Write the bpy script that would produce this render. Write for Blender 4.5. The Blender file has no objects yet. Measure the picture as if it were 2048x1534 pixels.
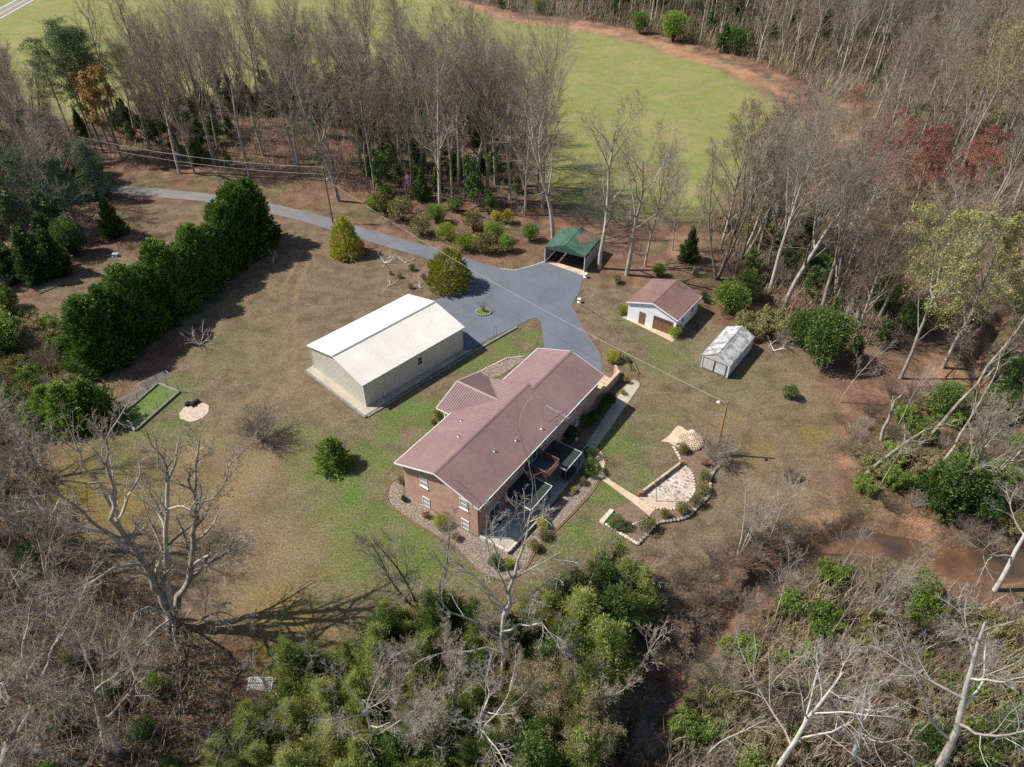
import bpy, math, random
import numpy as np
from mathutils import Matrix, Vector
R = math.radians
S = bpy.context.scene
COL = S.collection
# ------------------------------------------------------------------ camera, sky, sun, exposure
CH = 62.0; F = 1425.2; PITCH = R(39.746); ROLL = R(0.15)
fw = np.array([0, math.cos(PITCH), -math.sin(PITCH)]); rt0 = np.array([1.0, 0, 0]); up0 = np.cross(rt0, fw)
RT = math.cos(ROLL)*rt0 + math.sin(ROLL)*up0; UP = -math.sin(ROLL)*rt0 + math.cos(ROLL)*up0
cam = bpy.data.objects.new('camera', bpy.data.cameras.new('camera')); COL.objects.link(cam)
cam.matrix_world = Matrix(((RT[0], UP[0], -fw[0], 0), (RT[1], UP[1], -fw[1], 0), (RT[2], UP[2], -fw[2], CH), (0, 0, 0, 1)))
cam.data.sensor_width = 36; cam.data.lens = F/2048*36; cam.data.clip_start = 1; cam.data.clip_end = 9000
S.camera = cam
SUN_EL = 50; SHADOW_AZ = -5          # direction in which shadows fall on the ground
W = bpy.data.worlds.new('World'); S.world = W; W.use_nodes = True
nt = W.node_tree; bg = nt.nodes['Background']; sky = nt.nodes.new('ShaderNodeTexSky')
sky.sky_type = 'NISHITA'; sky.sun_disc = False; sky.sun_elevation = R(SUN_EL)
saz = R(SHADOW_AZ+180); sky.sun_rotation = math.pi/2 - saz
nt.links.new(sky.outputs[0], bg.inputs[0]); bg.inputs[1].default_value = 0.095
W.cycles.sampling_method = 'NONE'
sl = bpy.data.lights.new('sun', 'SUN'); sl.energy = 5.0; sl.angle = R(0.53); sl.color = (1, .94, .84)
so = bpy.data.objects.new('sun', sl); COL.objects.link(so)
d = Vector((math.cos(R(SHADOW_AZ))*math.cos(R(SUN_EL)), math.sin(R(SHADOW_AZ))*math.cos(R(SUN_EL)), -math.sin(R(SUN_EL))))
so.rotation_euler = d.to_track_quat('-Z', 'Y').to_euler(); so.location = (0, 0, 80)
S.view_settings.view_transform = 'Standard'; S.view_settings.look = 'None'; S.view_settings.exposure = 0.5; S.view_settings.gamma = 1
S.cycles.max_bounces = 4; S.cycles.diffuse_bounces = 2; S.cycles.glossy_bounces = 2; S.cycles.transmission_bounces = 2
S.cycles.use_denoising = False; S.cycles.sample_clamp_indirect = 3; S.cycles.use_light_tree = False; S.cycles.caustics_reflective = False; S.cycles.caustics_refractive = False

# ------------------------------------------------------------------ helpers
def P(x, y, z=0.0):
    d = fw*F + RT*(x-1024) - UP*(y-767); t = (z-CH)/d[2]
    return np.array([0, 0, CH]) + t*d
def pix(p):
    v = np.asarray(p, float) - np.array([0, 0, CH]); dd = v @ fw
    return 1024 + F*(v @ RT)/dd, 767 - F*(v @ UP)/dd
def near_axis(x, y, base, off=0.0):
    """point on the sight line of a pixel that lies closest to the vertical axis through base"""
    d = fw*F + RT*(x-1024) - UP*(y-767)
    t = (base[0]*d[0] + base[1]*d[1])/(d[0]**2 + d[1]**2) + off/np.linalg.norm(d[:2])
    return np.array([0, 0, CH]) + t*d
def props(o, label=None, cat=None, group=None, kind=None):
    if label: o['label'] = label
    if cat: o['category'] = cat
    if group: o['group'] = group
    if kind: o['kind'] = kind
    return o
def empty(name, loc, rz=0, label=None, cat=None, group=None):
    o = bpy.data.objects.new(name, None); COL.objects.link(o); o.location = loc; o.rotation_euler = (0, 0, rz)
    o.empty_display_size = .2
    return props(o, label, cat, group)
def copy_tree(o, loc, rz=0, sc=1.0, parent=None, label=None, group=None, tilt=(0, 0)):
    c = o.copy(); COL.objects.link(c); c.parent = parent
    if parent is None:
        c.location = loc; c.rotation_euler = (tilt[0], tilt[1], rz); c.scale = (sc, sc, sc) if not hasattr(sc, '__len__') else sc
        if label: c['label'] = label
        if group: c['group'] = group
    for ch in o.children: copy_tree(ch, None, parent=c)
    return c
def mesh_obj(name, V, Fc, mat, parent=None, smooth=False, uv=False):
    """V (n,3) array, Fc (m,k) int array or list of arrays"""
    me = bpy.data.meshes.new(name)
    V = np.asarray(V, np.float32).reshape(-1, 3)
    blocks = Fc if isinstance(Fc, list) else [Fc]
    blocks = [np.asarray(b, np.int32) for b in blocks if len(b)]
    me.vertices.add(len(V)); me.vertices.foreach_set('co', V.ravel())
    nl = sum(b.size for b in blocks); nf = sum(len(b) for b in blocks)
    me.loops.add(nl); me.loops.foreach_set('vertex_index', np.concatenate([b.ravel() for b in blocks]))
    me.polygons.add(nf)
    tot = np.concatenate([np.full(len(b), b.shape[1], np.int32) for b in blocks]); st = np.concatenate([[0], np.cumsum(tot)[:-1]]).astype(np.int32)
    me.polygons.foreach_set('loop_start', st)
    if smooth: me.polygons.foreach_set('use_smooth', np.ones(nf, bool))
    me.update(calc_edges=True)
    for m in (mat if isinstance(mat, (list, tuple)) else [mat]): me.materials.append(m)
    o = bpy.data.objects.new(name, me); COL.objects.link(o)
    if parent is not None: o.parent = parent
    return o
class MB:
    """collects boxes, bars and prisms and links them as ONE mesh with metre-scaled UVs"""
    def __init__(s): s.v = []; s.f = []
    def poly(s, pts):
        n = len(s.v); s.v += [tuple(map(float, p)) for p in pts]; s.f.append(tuple(range(n, n+len(pts)))); return s
    def hexa(s, b, t):
        n = len(s.v); s.v += [tuple(map(float, p)) for p in list(b)+list(t)]
        s.f += [(n+3, n+2, n+1, n), (n+4, n+5, n+6, n+7)] + [(n+i, n+(i+1) % 4, n+4+(i+1) % 4, n+4+i) for i in range(4)]; return s
    def box(s, x0, x1, y0, y1, z0, z1):
        s.hexa([(x0, y0, z0), (x1, y0, z0), (x1, y1, z0), (x0, y1, z0)], [(x0, y0, z1), (x1, y0, z1), (x1, y1, z1), (x0, y1, z1)]); return s
    def bar(s, a, b, w, h=None, up=(0, 0, 1)):
        h = h or w; a = Vector(a); b = Vector(b); d = (b-a).normalized(); u = Vector(up)
        if abs(d.dot(u)) > .95: u = Vector((0, 1, 0))
        x = d.cross(u).normalized()*w/2; y = x.cross(d).normalized()*h/2
        s.hexa([a-x-y, a+x-y, a+x+y, a-x+y], [b-x-y, b+x-y, b+x+y, b-x+y]); return s
    def prism(s, pts, z0, z1):
        a = [(p[0], p[1], z0) for p in pts]; b = [(p[0], p[1], z1) for p in pts]; n = len(s.v); k = len(pts)
        s.v += a+b; s.f += [tuple(n+i for i in range(k))[::-1], tuple(n+k+i for i in range(k))] + [(n+i, n+(i+1) % k, n+k+(i+1) % k, n+k+i) for i in range(k)]; return s
    def ext(s, prof, x0, x1):
        """profile of (y,z) points extruded along x"""
        n = len(s.v); k = len(prof); s.v += [(x0, p[0], p[1]) for p in prof]+[(x1, p[0], p[1]) for p in prof]
        s.f += [tuple(n+i for i in range(k)), tuple(n+k+i for i in range(k))[::-1]] + [(n+(i+1) % k, n+i, n+k+i, n+k+(i+1) % k) for i in range(k)]; return s
    def tube(s, pts, r, sides=8, closed=True):
        pts = [Vector(p) for p in pts]; rr = r if hasattr(r, '__len__') else [r]*len(pts); base = len(s.v)
        for i, p in enumerate(pts):
            d = (pts[min(i+1, len(pts)-1)]-pts[max(i-1, 0)]).normalized(); u = Vector((0, 0, 1)) if abs(d.z) < .9 else Vector((1, 0, 0))
            x = d.cross(u).normalized(); y = x.cross(d)
            for k in range(sides):
                a = 2*math.pi*k/sides; s.v.append(tuple(p+(x*math.cos(a)+y*math.sin(a))*rr[i]))
        for i in range(len(pts)-1):
            for k in range(sides):
                a = base+i*sides+k; b = base+i*sides+(k+1) % sides; s.f.append((a, b, b+sides, a+sides))
        if closed: s.f += [tuple(base+k for k in range(sides))[::-1], tuple(base+(len(pts)-1)*sides+k for k in range(sides))]
        return s
    def lathe(s, prof, c=(0, 0, 0), sides=16):
        base = len(s.v)
        for (r, z) in prof:
            for k in range(sides): a = 2*math.pi*k/sides; s.v.append((c[0]+r*math.cos(a), c[1]+r*math.sin(a), c[2]+z))
        for i in range(len(prof)-1):
            for k in range(sides):
                a = base+i*sides+k; b = base+i*sides+(k+1) % sides; s.f.append((a, b, b+sides, a+sides))
        s.f += [tuple(base+k for k in range(sides))[::-1], tuple(base+(len(prof)-1)*sides+k for k in range(sides))]
        return s
    def ribbed(s, o, al, up, nrm, L, h, sp=.3, rib=.03, rw=.08):
        """ribbed metal sheet from o: along al (length L), height h (number or function) along up, ribs standing along nrm"""
        o = np.array(o, float); al = np.array(al, float); up = np.array(up, float); nrm = np.array(nrm, float)
        xs = []; x = 0
        while x < L-1e-6:
            for q, k in ((0, 0), (sp-rw-.04, 0), (sp-rw, 1), (sp-.02, 1)):
                if x+q < L: xs.append((x+q, k*rib))
            x += sp
        xs.append((L, 0)); hf = h if callable(h) else (lambda t: h)
        lo = [o+al*a+nrm*k for a, k in xs]; hi = [o+al*a+nrm*k+up*hf(a) for a, k in xs]; n = len(s.v); m = len(xs)
        s.v += [tuple(p) for p in lo]+[tuple(p) for p in hi]; s.f += [(n+i, n+i+1, n+m+i+1, n+m+i) for i in range(m-1)]; return s
    def rock(s, c, r, rng, flat=.6):
        """small irregular stone"""
        n = len(s.v); ph = rng.uniform(0, 6.28)
        for (z, q) in ((-.6, .7), (.1, 1), (.7, .6)):
            for k in range(5):
                a = ph+2*math.pi*k/5; t = r*q*rng.uniform(.75, 1.15); s.v.append((c[0]+t*math.cos(a), c[1]+t*math.sin(a), c[2]+z*r*flat))
        for i in range(2):
            for k in range(5): a = n+i*5+k; b = n+i*5+(k+1) % 5; s.f.append((a, b, b+5, a+5))
        s.f.append(tuple(n+10+k for k in range(5))); return s
    def build(s, name, mat, parent=None, smooth=False, label=None):
        me = bpy.data.meshes.new(name); me.from_pydata(s.v, [], s.f); me.update()
        for m in (mat if isinstance(mat, (list, tuple)) else [mat]): me.materials.append(m)
        uv = me.uv_layers.new(name='UVMap'); co = me.vertices
        for p in me.polygons:
            nn = p.normal
            if smooth: p.use_smooth = True
            if abs(nn.z) > .8:
                for li in p.loop_indices: v = co[me.loops[li].vertex_index].co; uv.data[li].uv = (v.x, v.y)
            else:
                t = Vector((-nn.y, nn.x, 0)); t.normalize()
                for li in p.loop_indices: v = co[me.loops[li].vertex_index].co; uv.data[li].uv = (v.dot(t), v.z)
        o = bpy.data.objects.new(name, me); COL.objects.link(o)
        if parent is not None: o.parent = parent
        if label: o['label'] = label
        return o
# ------------------------------------------------------------------ materials
def newmat(name):
    m = bpy.data.materials.new(name); m.use_nodes = True; t = m.node_tree; return m, t, t.nodes['Principled BSDF']
def node(t, ty, **kw):
    n = t.nodes.new(ty)
    for k, v in kw.items(): setattr(n, k, v)
    return n
def ramp(t, src, stops):
    r = node(t, 'ShaderNodeValToRGB'); e = r.color_ramp.elements
    while len(e) > 1: e.remove(e[-1])
    e[0].position = stops[0][0]; e[0].color = (*stops[0][1], 1)
    for p_, c in stops[1:]: q = e.new(p_); q.color = (*c, 1)
    t.links.new(src, r.inputs[0]); return r.outputs[0]
def noise(t, vec, scale, detail=5, rough=.6, dist=0):
    n = node(t, 'ShaderNodeTexNoise'); n.inputs['Scale'].default_value = scale; n.inputs['Detail'].default_value = detail
    n.inputs['Roughness'].default_value = rough; n.inputs['Distortion'].default_value = dist
    t.links.new(vec, n.inputs['Vector']); return n.outputs['Fac']
def mixc(t, fac, a, b, mode='MIX'):
    m = node(t, 'ShaderNodeMix', data_type='RGBA', blend_type=mode)
    for i, v in ((0, fac), (6, a), (7, b)):
        if hasattr(v, 'links') or hasattr(v, 'is_output'): t.links.new(v, m.inputs[i])
        elif i == 0: m.inputs[0].default_value = v
        else: m.inputs[i].default_value = (*v, 1)
    return m.outputs[2]
def maths(t, op, a, b=0.0, clamp=False):
    m = node(t, 'ShaderNodeMath', operation=op, use_clamp=clamp)
    for i, v in ((0, a), (1, b)):
        if hasattr(v, 'is_output'): t.links.new(v, m.inputs[i])
        else: m.inputs[i].default_value = v
    return m.outputs[0]
def bump(t, b, h, strength=.4, dist=.05):
    n = node(t, 'ShaderNodeBump'); n.inputs['Strength'].default_value = strength; n.inputs['Distance'].default_value = dist
    t.links.new(h, n.inputs['Height']); t.links.new(n.outputs[0], b.inputs['Normal'])
def coord(t, kind='Object'): return node(t, 'ShaderNodeTexCoord').outputs[kind]
def simple(name, c1, c2=None, scale=3, rough=.8, metal=0, bmp=.2, fine=None, stops=(.35, .65), spec=.3, amp=.4):
    """two-tone noisy material with finer speckle and bump"""
    m, t, b = newmat(name); c2 = c2 or tuple(x*.75 for x in c1); co = coord(t)
    n1 = noise(t, co, scale, 6, .65); c = ramp(t, n1, [(stops[0], c2), (stops[1], c1)])
    n2 = noise(t, co, fine or scale*9, 3, .7)
    c = mixc(t, 1.0, c, ramp(t, n2, [(.3, (1-amp*.55,)*3), (.7, (1+amp*.45,)*3)]), 'MULTIPLY')
    t.links.new(c, b.inputs['Base Color']); b.inputs['Roughness'].default_value = rough; b.inputs['Metallic'].default_value = metal
    b.inputs['Specular IOR Level'].default_value = spec
    if bmp: bump(t, b, n2, bmp, .03)
    return m
def leafmat(name, cols, scale=.6, trans=.25, rough=.6):
    """foliage: colour by clump (noise), by leaf (random per island) and by plant (object random); a little light passes through"""
    m, t, b = newmat(name); co = coord(t); g = node(t, 'ShaderNodeNewGeometry'); oi = node(t, 'ShaderNodeObjectInfo')
    n1 = noise(t, co, scale, 4, .6); k = maths(t, 'ADD', maths(t, 'MULTIPLY', n1, .75), maths(t, 'MULTIPLY', g.outputs['Random Per Island'], .45))
    k = maths(t, 'ADD', k, maths(t, 'MULTIPLY', maths(t, 'SUBTRACT', oi.outputs['Random'], .5), .26))
    c = ramp(t, k, [(.3+.5*i/(len(cols)-1), q) for i, q in enumerate(cols)])
    t.links.new(c, b.inputs['Base Color']); b.inputs['Roughness'].default_value = rough; b.inputs['Specular IOR Level'].default_value = .25
    tr = node(t, 'ShaderNodeBsdfTranslucent'); t.links.new(c, tr.inputs[0]); mx = node(t, 'ShaderNodeMixShader'); mx.inputs[0].default_value = trans
    out = t.nodes['Material Output']; t.links.new(b.outputs[0], mx.inputs[1]); t.links.new(tr.outputs[0], mx.inputs[2]); t.links.new(mx.outputs[0], out.inputs[0])
    return m
def barkmat(name, cols, scale=1.2):
    m, t, b = newmat(name); co = coord(t); oi = node(t, 'ShaderNodeObjectInfo'); g = node(t, 'ShaderNodeNewGeometry')
    n1 = noise(t, co, scale, 6, .7); k = maths(t, 'ADD', n1, maths(t, 'MULTIPLY', maths(t, 'SUBTRACT', g.outputs['Random Per Island'], .5), .35))
    k = maths(t, 'ADD', k, maths(t, 'MULTIPLY', maths(t, 'SUBTRACT', oi.outputs['Random'], .5), .25))
    c = ramp(t, k, [(.25+.5*i/(len(cols)-1), q) for i, q in enumerate(cols)])
    t.links.new(c, b.inputs['Base Color']); b.inputs['Roughness'].default_value = .9; b.inputs['Specular IOR Level'].default_value = .15
    bump(t, b, noise(t, co, scale*8, 3, .7), .5, .03); return m
M = {}
M['bark'] = barkmat('grey bark', [(.11, .09, .07), (.25, .22, .175), (.46, .415, .345)])
M['twig'] = barkmat('twig bark', [(.15, .12, .09), (.27, .23, .18), (.44, .385, .31)], 2)
M['bark_dark'] = barkmat('dark bark', [(.05, .042, .035), (.11, .092, .075), (.2, .175, .15)])
M['twig_red'] = barkmat('reddish brown twig bark', [(.14, .10, .07), (.25, .185, .135), (.38, .30, .225)], 2)
M['bark_white'] = barkmat('white sycamore bark', [(.17, .15, .125), (.36, .335, .295), (.58, .56, .51)], .8)
M['twig_white'] = barkmat('pale twig bark', [(.22, .195, .17), (.33, .30, .265), (.46, .43, .39)], 2)
M['cypress'] = leafmat('cypress sprays', [(.02, .055, .012), (.055, .13, .02), (.10, .20, .03), (.19, .27, .045)], .5, .35)
M['gold_cypress'] = leafmat('golden cypress sprays', [(.12, .15, .02), (.25, .27, .03), (.40, .38, .045), (.52, .47, .08)], .8, .35)
M['evergreen'] = leafmat('dark broad evergreen leaves', [(.025, .05, .014), (.055, .105, .025), (.11, .175, .04), (.19, .26, .07)], .7, .3)
M['bright_green'] = leafmat('bright green leaves', [(.05, .09, .015), (.11, .18, .025), (.19, .28, .04), (.28, .37, .08)], .7, .3)
M['pine'] = leafmat('pine needles', [(.04, .06, .025), (.08, .12, .04), (.14, .18, .065), (.2, .24, .1)], .6, .2)
M['blue_pine'] = leafmat('bluish pine needles', [(.025, .05, .03), (.05, .09, .055), (.09, .145, .09), (.14, .2, .13)], .6, .2)
M['bamboo'] = leafmat('bamboo leaves', [(.06, .10, .022), (.17, .24, .05), (.32, .38, .09), (.5, .5, .2)], .5, .5)
M['boxwood'] = leafmat('clipped shrub leaves', [(.02, .05, .012), (.05, .11, .02), (.09, .16, .035), (.15, .22, .06)], 2, .15)
M['lime'] = leafmat('lime green shrub leaves', [(.08, .12, .01), (.18, .24, .02), (.28, .34, .04), (.38, .42, .07)], 2, .3)
M['yellow'] = leafmat('yellow blossom', [(.16, .16, .02), (.30, .28, .03), (.48, .43, .04), (.6, .54, .08)], 2, .3)
M['olive'] = leafmat('olive shrub leaves', [(.08, .085, .025), (.15, .15, .045), (.22, .2, .07), (.3, .27, .11)], 2, .2)
M['spring'] = leafmat('young yellow green leaves', [(.13, .13, .035), (.22, .22, .06), (.31, .30, .10), (.40, .38, .16)], .4, .3)
M['orange_bud'] = leafmat('orange buds', [(.22, .12, .04), (.34, .19, .06), (.44, .27, .09), (.48, .35, .14)], .4, .3)
M['red_bud'] = leafmat('red buds', [(.17, .06, .045), (.28, .10, .07), (.37, .15, .11), (.42, .22, .15)], .4, .4)
M['tan_bud'] = leafmat('tan buds', [(.15, .11, .05), (.24, .18, .09), (.32, .26, .14), (.38, .33, .18)], .4, .3)
M['pink_bud'] = leafmat('pink redbud blossom', [(.3, .1, .25), (.42, .17, .36), (.5, .25, .45), (.6, .35, .55)], .8, .3)
M['rust'] = leafmat('rusty dead leaves', [(.12, .05, .02), (.22, .10, .045), (.33, .17, .08), (.4, .25, .13)], .8, .2)

M['asphalt'] = simple('asphalt', (.105, .118, .14), (.08, .09, .107), .12, .85, bmp=.1, fine=14)
M['asphalt_old'] = M['asphalt']
M['concrete'] = simple('concrete', (.43, .38, .31), (.31, .27, .22), .5, .9, bmp=.1, fine=9)
M['concrete_tan'] = simple('weathered tan concrete', (.55, .44, .31), (.38, .28, .2), .6, .9, bmp=.1, fine=9)
M['white_metal'] = simple('cream painted metal', (.62, .60, .52), (.56, .54, .46), .25, .45, bmp=0, fine=2, amp=.12)
M['white_roof'] = simple('white painted metal roof', (.60, .585, .53), (.53, .515, .46), .3, .4, bmp=0, fine=5, amp=.14)
M['brown_roof'] = simple('brown painted metal roof', (.222, .142, .138), (.18, .114, .112), .25, .42, bmp=0, fine=2, amp=.12)
M['brown_shingle'] = simple('weathered brown roof sheets', (.21, .125, .115), (.15, .088, .08), .5, .7, bmp=.1, fine=5)
M['green_roof'] = simple('green painted metal', (.075, .15, .11), (.04, .085, .065), .5, .6, bmp=0, fine=5)
M['white'] = simple('white paint', (.78, .78, .76), (.7, .7, .68), .8, .5, bmp=0)
M['block_white'] = simple('white painted block', (.78, .80, .82), (.68, .70, .72), .6, .7, bmp=.1, fine=6)
M['dark'] = simple('black plastic', (.015, .015, .017), None, 4, .6, bmp=0)
M['darkroof'] = simple('black green roof felt', (.035, .042, .042), (.02, .024, .024), .8, .85, bmp=.1)
M['redwood'] = simple('red stained wood', (.22, .09, .07), (.15, .06, .045), 3, .7)
M['brown_door'] = simple('brown painted wood', (.24, .12, .07), (.17, .085, .05), 3, .7)
M['pole'] = simple('weathered pole wood', (.22, .19, .155), (.14, .12, .10), 4, .9)
M['pole_new'] = simple('orange brown pole wood', (.42, .22, .08), (.30, .15, .055), 4, .8)
M['grey_metal'] = simple('grey galvanised metal', (.45, .46, .47), (.33, .34, .35), 2, .45, metal=.5, bmp=0)
M['iron'] = simple('dark iron', (.04, .035, .03), None, 5, .6, bmp=0)
M['stone'] = simple('grey field stone', (.34, .31, .27), (.20, .18, .155), 1.5, .9, bmp=.5)
M['stone_dark'] = simple('grey stacked block', (.25, .245, .24), (.15, .148, .145), 1.2, .9, bmp=.4)
M['stone_pale'] = simple('pale stone', (.62, .56, .48), (.42, .36, .29), 1.5, .9, bmp=.4)
M['brickmortar'] = simple('edging mortar', (.22, .16, .12), None, 3, .9)
M['brickred'] = simple('red brick edging', (.30, .15, .10), (.20, .10, .07), 5, .9)
M['clay'] = simple('bare red clay', (.42, .23, .13), (.3, .16, .09), 2, .95)
M['mulch'] = simple('brown mulch', (.20, .135, .10), (.12, .08, .06), 2.5, .95, bmp=.6, fine=14)
M['ash'] = simple('pale ash and wood chips', (.50, .42, .34), (.34, .27, .21), 2, .95, bmp=.6, fine=12)
M['driftwood'] = simple('bleached wood', (.62, .60, .56), (.45, .42, .38), 4, .9)
M['glass'] = simple('window glass', (.06, .08, .10), (.035, .045, .06), .5, .08, bmp=0, spec=.6)
M['blind'] = simple('pale window blind', (.42, .47, .52), (.3, .35, .4), 1.5, .15, bmp=0, spec=.6)
M['teal'] = simple('teal deck paint', (.05, .10, .12), (.035, .07, .085), 1, .7)
M['shed_wall'] = simple('weathered white sheet metal', (.66, .66, .66), (.45, .45, .46), .7, .5, bmp=0, fine=4)
M['shed_roof'] = simple('lichen stained grey metal roof', (.50, .51, .52), (.20, .195, .185), 1.1, .65, bmp=.1, fine=7, stops=(.40, .62))
M['pinktrim'] = simple('faded pink trim', (.6, .42, .42), None, 3, .7, bmp=0)
M['yellow_paint'] = simple('yellow road paint', (.6, .42, .06), None, 2, .8, bmp=0)
M['wire'] = simple('pale aluminium cable', (.5, .5, .5), None, 2, .5, bmp=0)
def brickmat():
    m, t, b = newmat('red brick'); uv = coord(t, 'UV'); br = node(t, 'ShaderNodeTexBrick')
    t.links.new(uv, br.inputs['Vector']); br.inputs['Scale'].default_value = 1
    br.inputs['Brick Width'].default_value = .30; br.inputs['Row Height'].default_value = .105; br.inputs['Mortar Size'].default_value = .014
    br.inputs['Color1'].default_value = (.54, .295, .225, 1); br.inputs['Color2'].default_value = (.40, .20, .15, 1); br.inputs['Mortar'].default_value = (.42, .36, .3, 1)
    n = noise(t, uv, .8, 5, .6); c = mixc(t, .6, br.outputs['Color'], ramp(t, n, [(.3, (.75, .72, .7)), (.7, (1.2, 1.2, 1.2))]), 'MULTIPLY')
    t.links.new(c, b.inputs['Base Color']); b.inputs['Roughness'].default_value = .9
    bump(t, b, maths(t, 'SUBTRACT', 1.0, br.outputs['Fac']), .5, .01); return m
M['brick'] = brickmat()
def gravelmat(name, cols, scale):
    m, t, b = newmat(name); co = coord(t); v = node(t, 'ShaderNodeTexVoronoi'); v.inputs['Scale'].default_value = scale; t.links.new(co, v.inputs['Vector'])
    sp = node(t, 'ShaderNodeSeparateColor'); t.links.new(v.outputs['Color'], sp.inputs[0])
    c = ramp(t, sp.outputs[0], [(i/(len(cols)-1), q) for i, q in enumerate(cols)])
    c = mixc(t, maths(t, 'MULTIPLY', v.outputs['Distance'], 1.1, True), c, (.08, .06, .045))
    t.links.new(c, b.inputs['Base Color']); b.inputs['Roughness'].default_value = .9; bump(t, b, maths(t, 'SUBTRACT', 1.0, v.outputs['Distance']), .8, .05); return m
M['gravel'] = gravelmat('river gravel', [(.22, .16, .115), (.37, .30, .235), (.28, .2, .15), (.47, .41, .34), (.19, .15, .12)], 6.5)
m, t, b = newmat('stone paving in mortar'); co = coord(t); v = node(t, 'ShaderNodeTexVoronoi', feature='DISTANCE_TO_EDGE'); v.inputs['Scale'].default_value = 2.1; t.links.new(co, v.inputs['Vector'])
v2 = node(t, 'ShaderNodeTexVoronoi'); v2.inputs['Scale'].default_value = 2.1; t.links.new(co, v2.inputs['Vector']); sp = node(t, 'ShaderNodeSeparateColor'); t.links.new(v2.outputs['Color'], sp.inputs[0])
c = ramp(t, sp.outputs[0], [(0, (.18, .14, .11)), (.4, (.27, .22, .18)), (.7, (.36, .30, .25)), (1, (.45, .37, .3))]); c = mixc(t, ramp(t, v.outputs['Distance'], [(.05, (1,)*3), (.1, (0,)*3)]), c, (.50, .45, .39))
c = mixc(t, ramp(t, noise(t, co, .35, 4, .6), [(.5, (0,)*3), (.62, (.8,)*3)]), c, (.42, .31, .23)); t.links.new(c, b.inputs['Base Color']); b.inputs['Roughness'].default_value = .9; M['crazy'] = m

# ------------------------------------------------------------------ ground
def poly_sd(X, Y, pts):
    """signed distance (positive inside) from points to a polygon"""
    pts = np.asarray(pts, float)[:, :2]; n = len(pts); D = np.full(X.shape, 1e9); ins = np.zeros(X.shape, bool)
    for i in range(n):
        a = pts[i]; b = pts[(i+1) % n]; ab = b-a; L = ab @ ab+1e-9
        t = np.clip(((X-a[0])*ab[0]+(Y-a[1])*ab[1])/L, 0, 1); D = np.minimum(D, np.hypot(X-a[0]-t*ab[0], Y-a[1]-t*ab[1]))
        c = ((a[1] > Y) != (b[1] > Y)); xi = a[0]+(Y-a[1])*ab[0]/(ab[1] if abs(ab[1]) > 1e-9 else 1e-9); ins ^= c & (X < xi)
    return np.where(ins, D, -D)
def line_d(X, Y, pts):
    D = np.full(X.shape, 1e9); T = np.zeros(X.shape)
    for i in range(len(pts)-1):
        a = pts[i][:2]; b = pts[i+1][:2]; ab = b-a; t = np.clip(((X-a[0])*ab[0]+(Y-a[1])*ab[1])/(ab @ ab+1e-9), 0, 1)
        D = np.minimum(D, np.hypot(X-a[0]-t*ab[0], Y-a[1]-t*ab[1]))
    return D
def PP(l, z=0): return [P(x, y, z) for x, y in l]
def vnoise(X, Y, s, seed):
    """smooth value noise"""
    r = np.random.RandomState(seed); G = r.rand(257, 257); x = (X/s) % 256; y = (Y/s) % 256; xi = x.astype(int); yi = y.astype(int)
    fx = x-xi; fy = y-yi; fx = fx*fx*(3-2*fx); fy = fy*fy*(3-2*fy)
    return (G[xi, yi]*(1-fx)+G[xi+1, yi]*fx)*(1-fy)+(G[xi, yi+1]*(1-fx)+G[xi+1, yi+1]*fx)*fy
CREEK = PP([(2200, 520), (2070, 600), (1995, 655), (1945, 740), (1965, 830), (2045, 890), (2120, 980), (2090, 1110), (1960, 1145), (1870, 1125), (1750, 1085), (1640, 1110), (1540, 1165), (1450, 1240), (1380, 1320), (1320, 1400), (1270, 1480), (1230, 1560), (1180, 1700)], -1.6)
WATER_Z = -1.7
def channel(X, Y):
    D = line_d(X, Y, CREEK); w = .45+1.6*np.clip((X-22)/18, 0, 1)*np.clip((62-X)/10, 0, 1)
    D = D+1.3*(vnoise(X, Y, 3.2, 5)-.5)
    t = np.clip((w+1.3-D)/2.0, 0, 1); return -2.5*t*t*(3-2*t)
LOT = PP([(238, 402), (420, 412), (560, 436), (700, 482), (850, 520), (1000, 540), (1090, 530), (1170, 552), (1230, 575), (1400, 590), (1440, 640), (1500, 690), (1560, 705), (1640, 745), (1660, 800), (1665, 850), (1650, 920), (1680, 960), (1680, 1015), (1600, 1035), (1500, 1055), (1440, 1085), (1370, 1120), (1290, 1100), (1200, 1120), (1130, 1140), (1000, 1195), (880, 1205), (800, 1235), (720, 1260), (650, 1320), (570, 1390), (510, 1380), (500, 1290), (430, 1270), (330, 1220), (220, 1140), (130, 1060), (80, 985), (100, 900), (190, 870), (225, 820), (330, 750), (420, 640), (500, 560), (560, 500), (520, 440), (300, 430)])
BEHIND_HEDGE = PP([(40, 600), (140, 560), (250, 480), (300, 440), (400, 430), (460, 450), (300, 520), (150, 640), (60, 650)])
FIELD = PP([(-400, -60), (-300, 200), (0, 178), (130, 235), (400, 195), (560, 168), (760, 138), (830, 185), (920, 195), (1000, 235), (1060, 320), (1100, 400), (1250, 440), (1400, 430), (1470, 380), (1560, 300), (1625, 255), (1560, 205), (1420, 128), (1300, 92), (1180, 62), (1024, 42), (930, 8), (880, -60)])
CLAYLINE = PP([(930, 5), (1024, 38), (1180, 58), (1300, 85), (1420, 122), (1500, 150), (1570, 190), (1650, 240), (1700, 300)])
def axis(a, b, c, d_, f1, f2):
    fine = np.arange(b, c+.01, f1); lo = []; x = b; s = f1
    while x > a: s = min(s*1.12, f2); x -= s; lo.append(x)
    hi = []; x = c; s = f1
    while x < d_: s = min(s*1.12, f2); x += s; hi.append(x)
    return np.array(lo[::-1]+list(fine)+hi)
gx = axis(-290, -75, 75, 290, .55, 2.6); gy = axis(8, 20, 135, 400, .55, 2.6)
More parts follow.
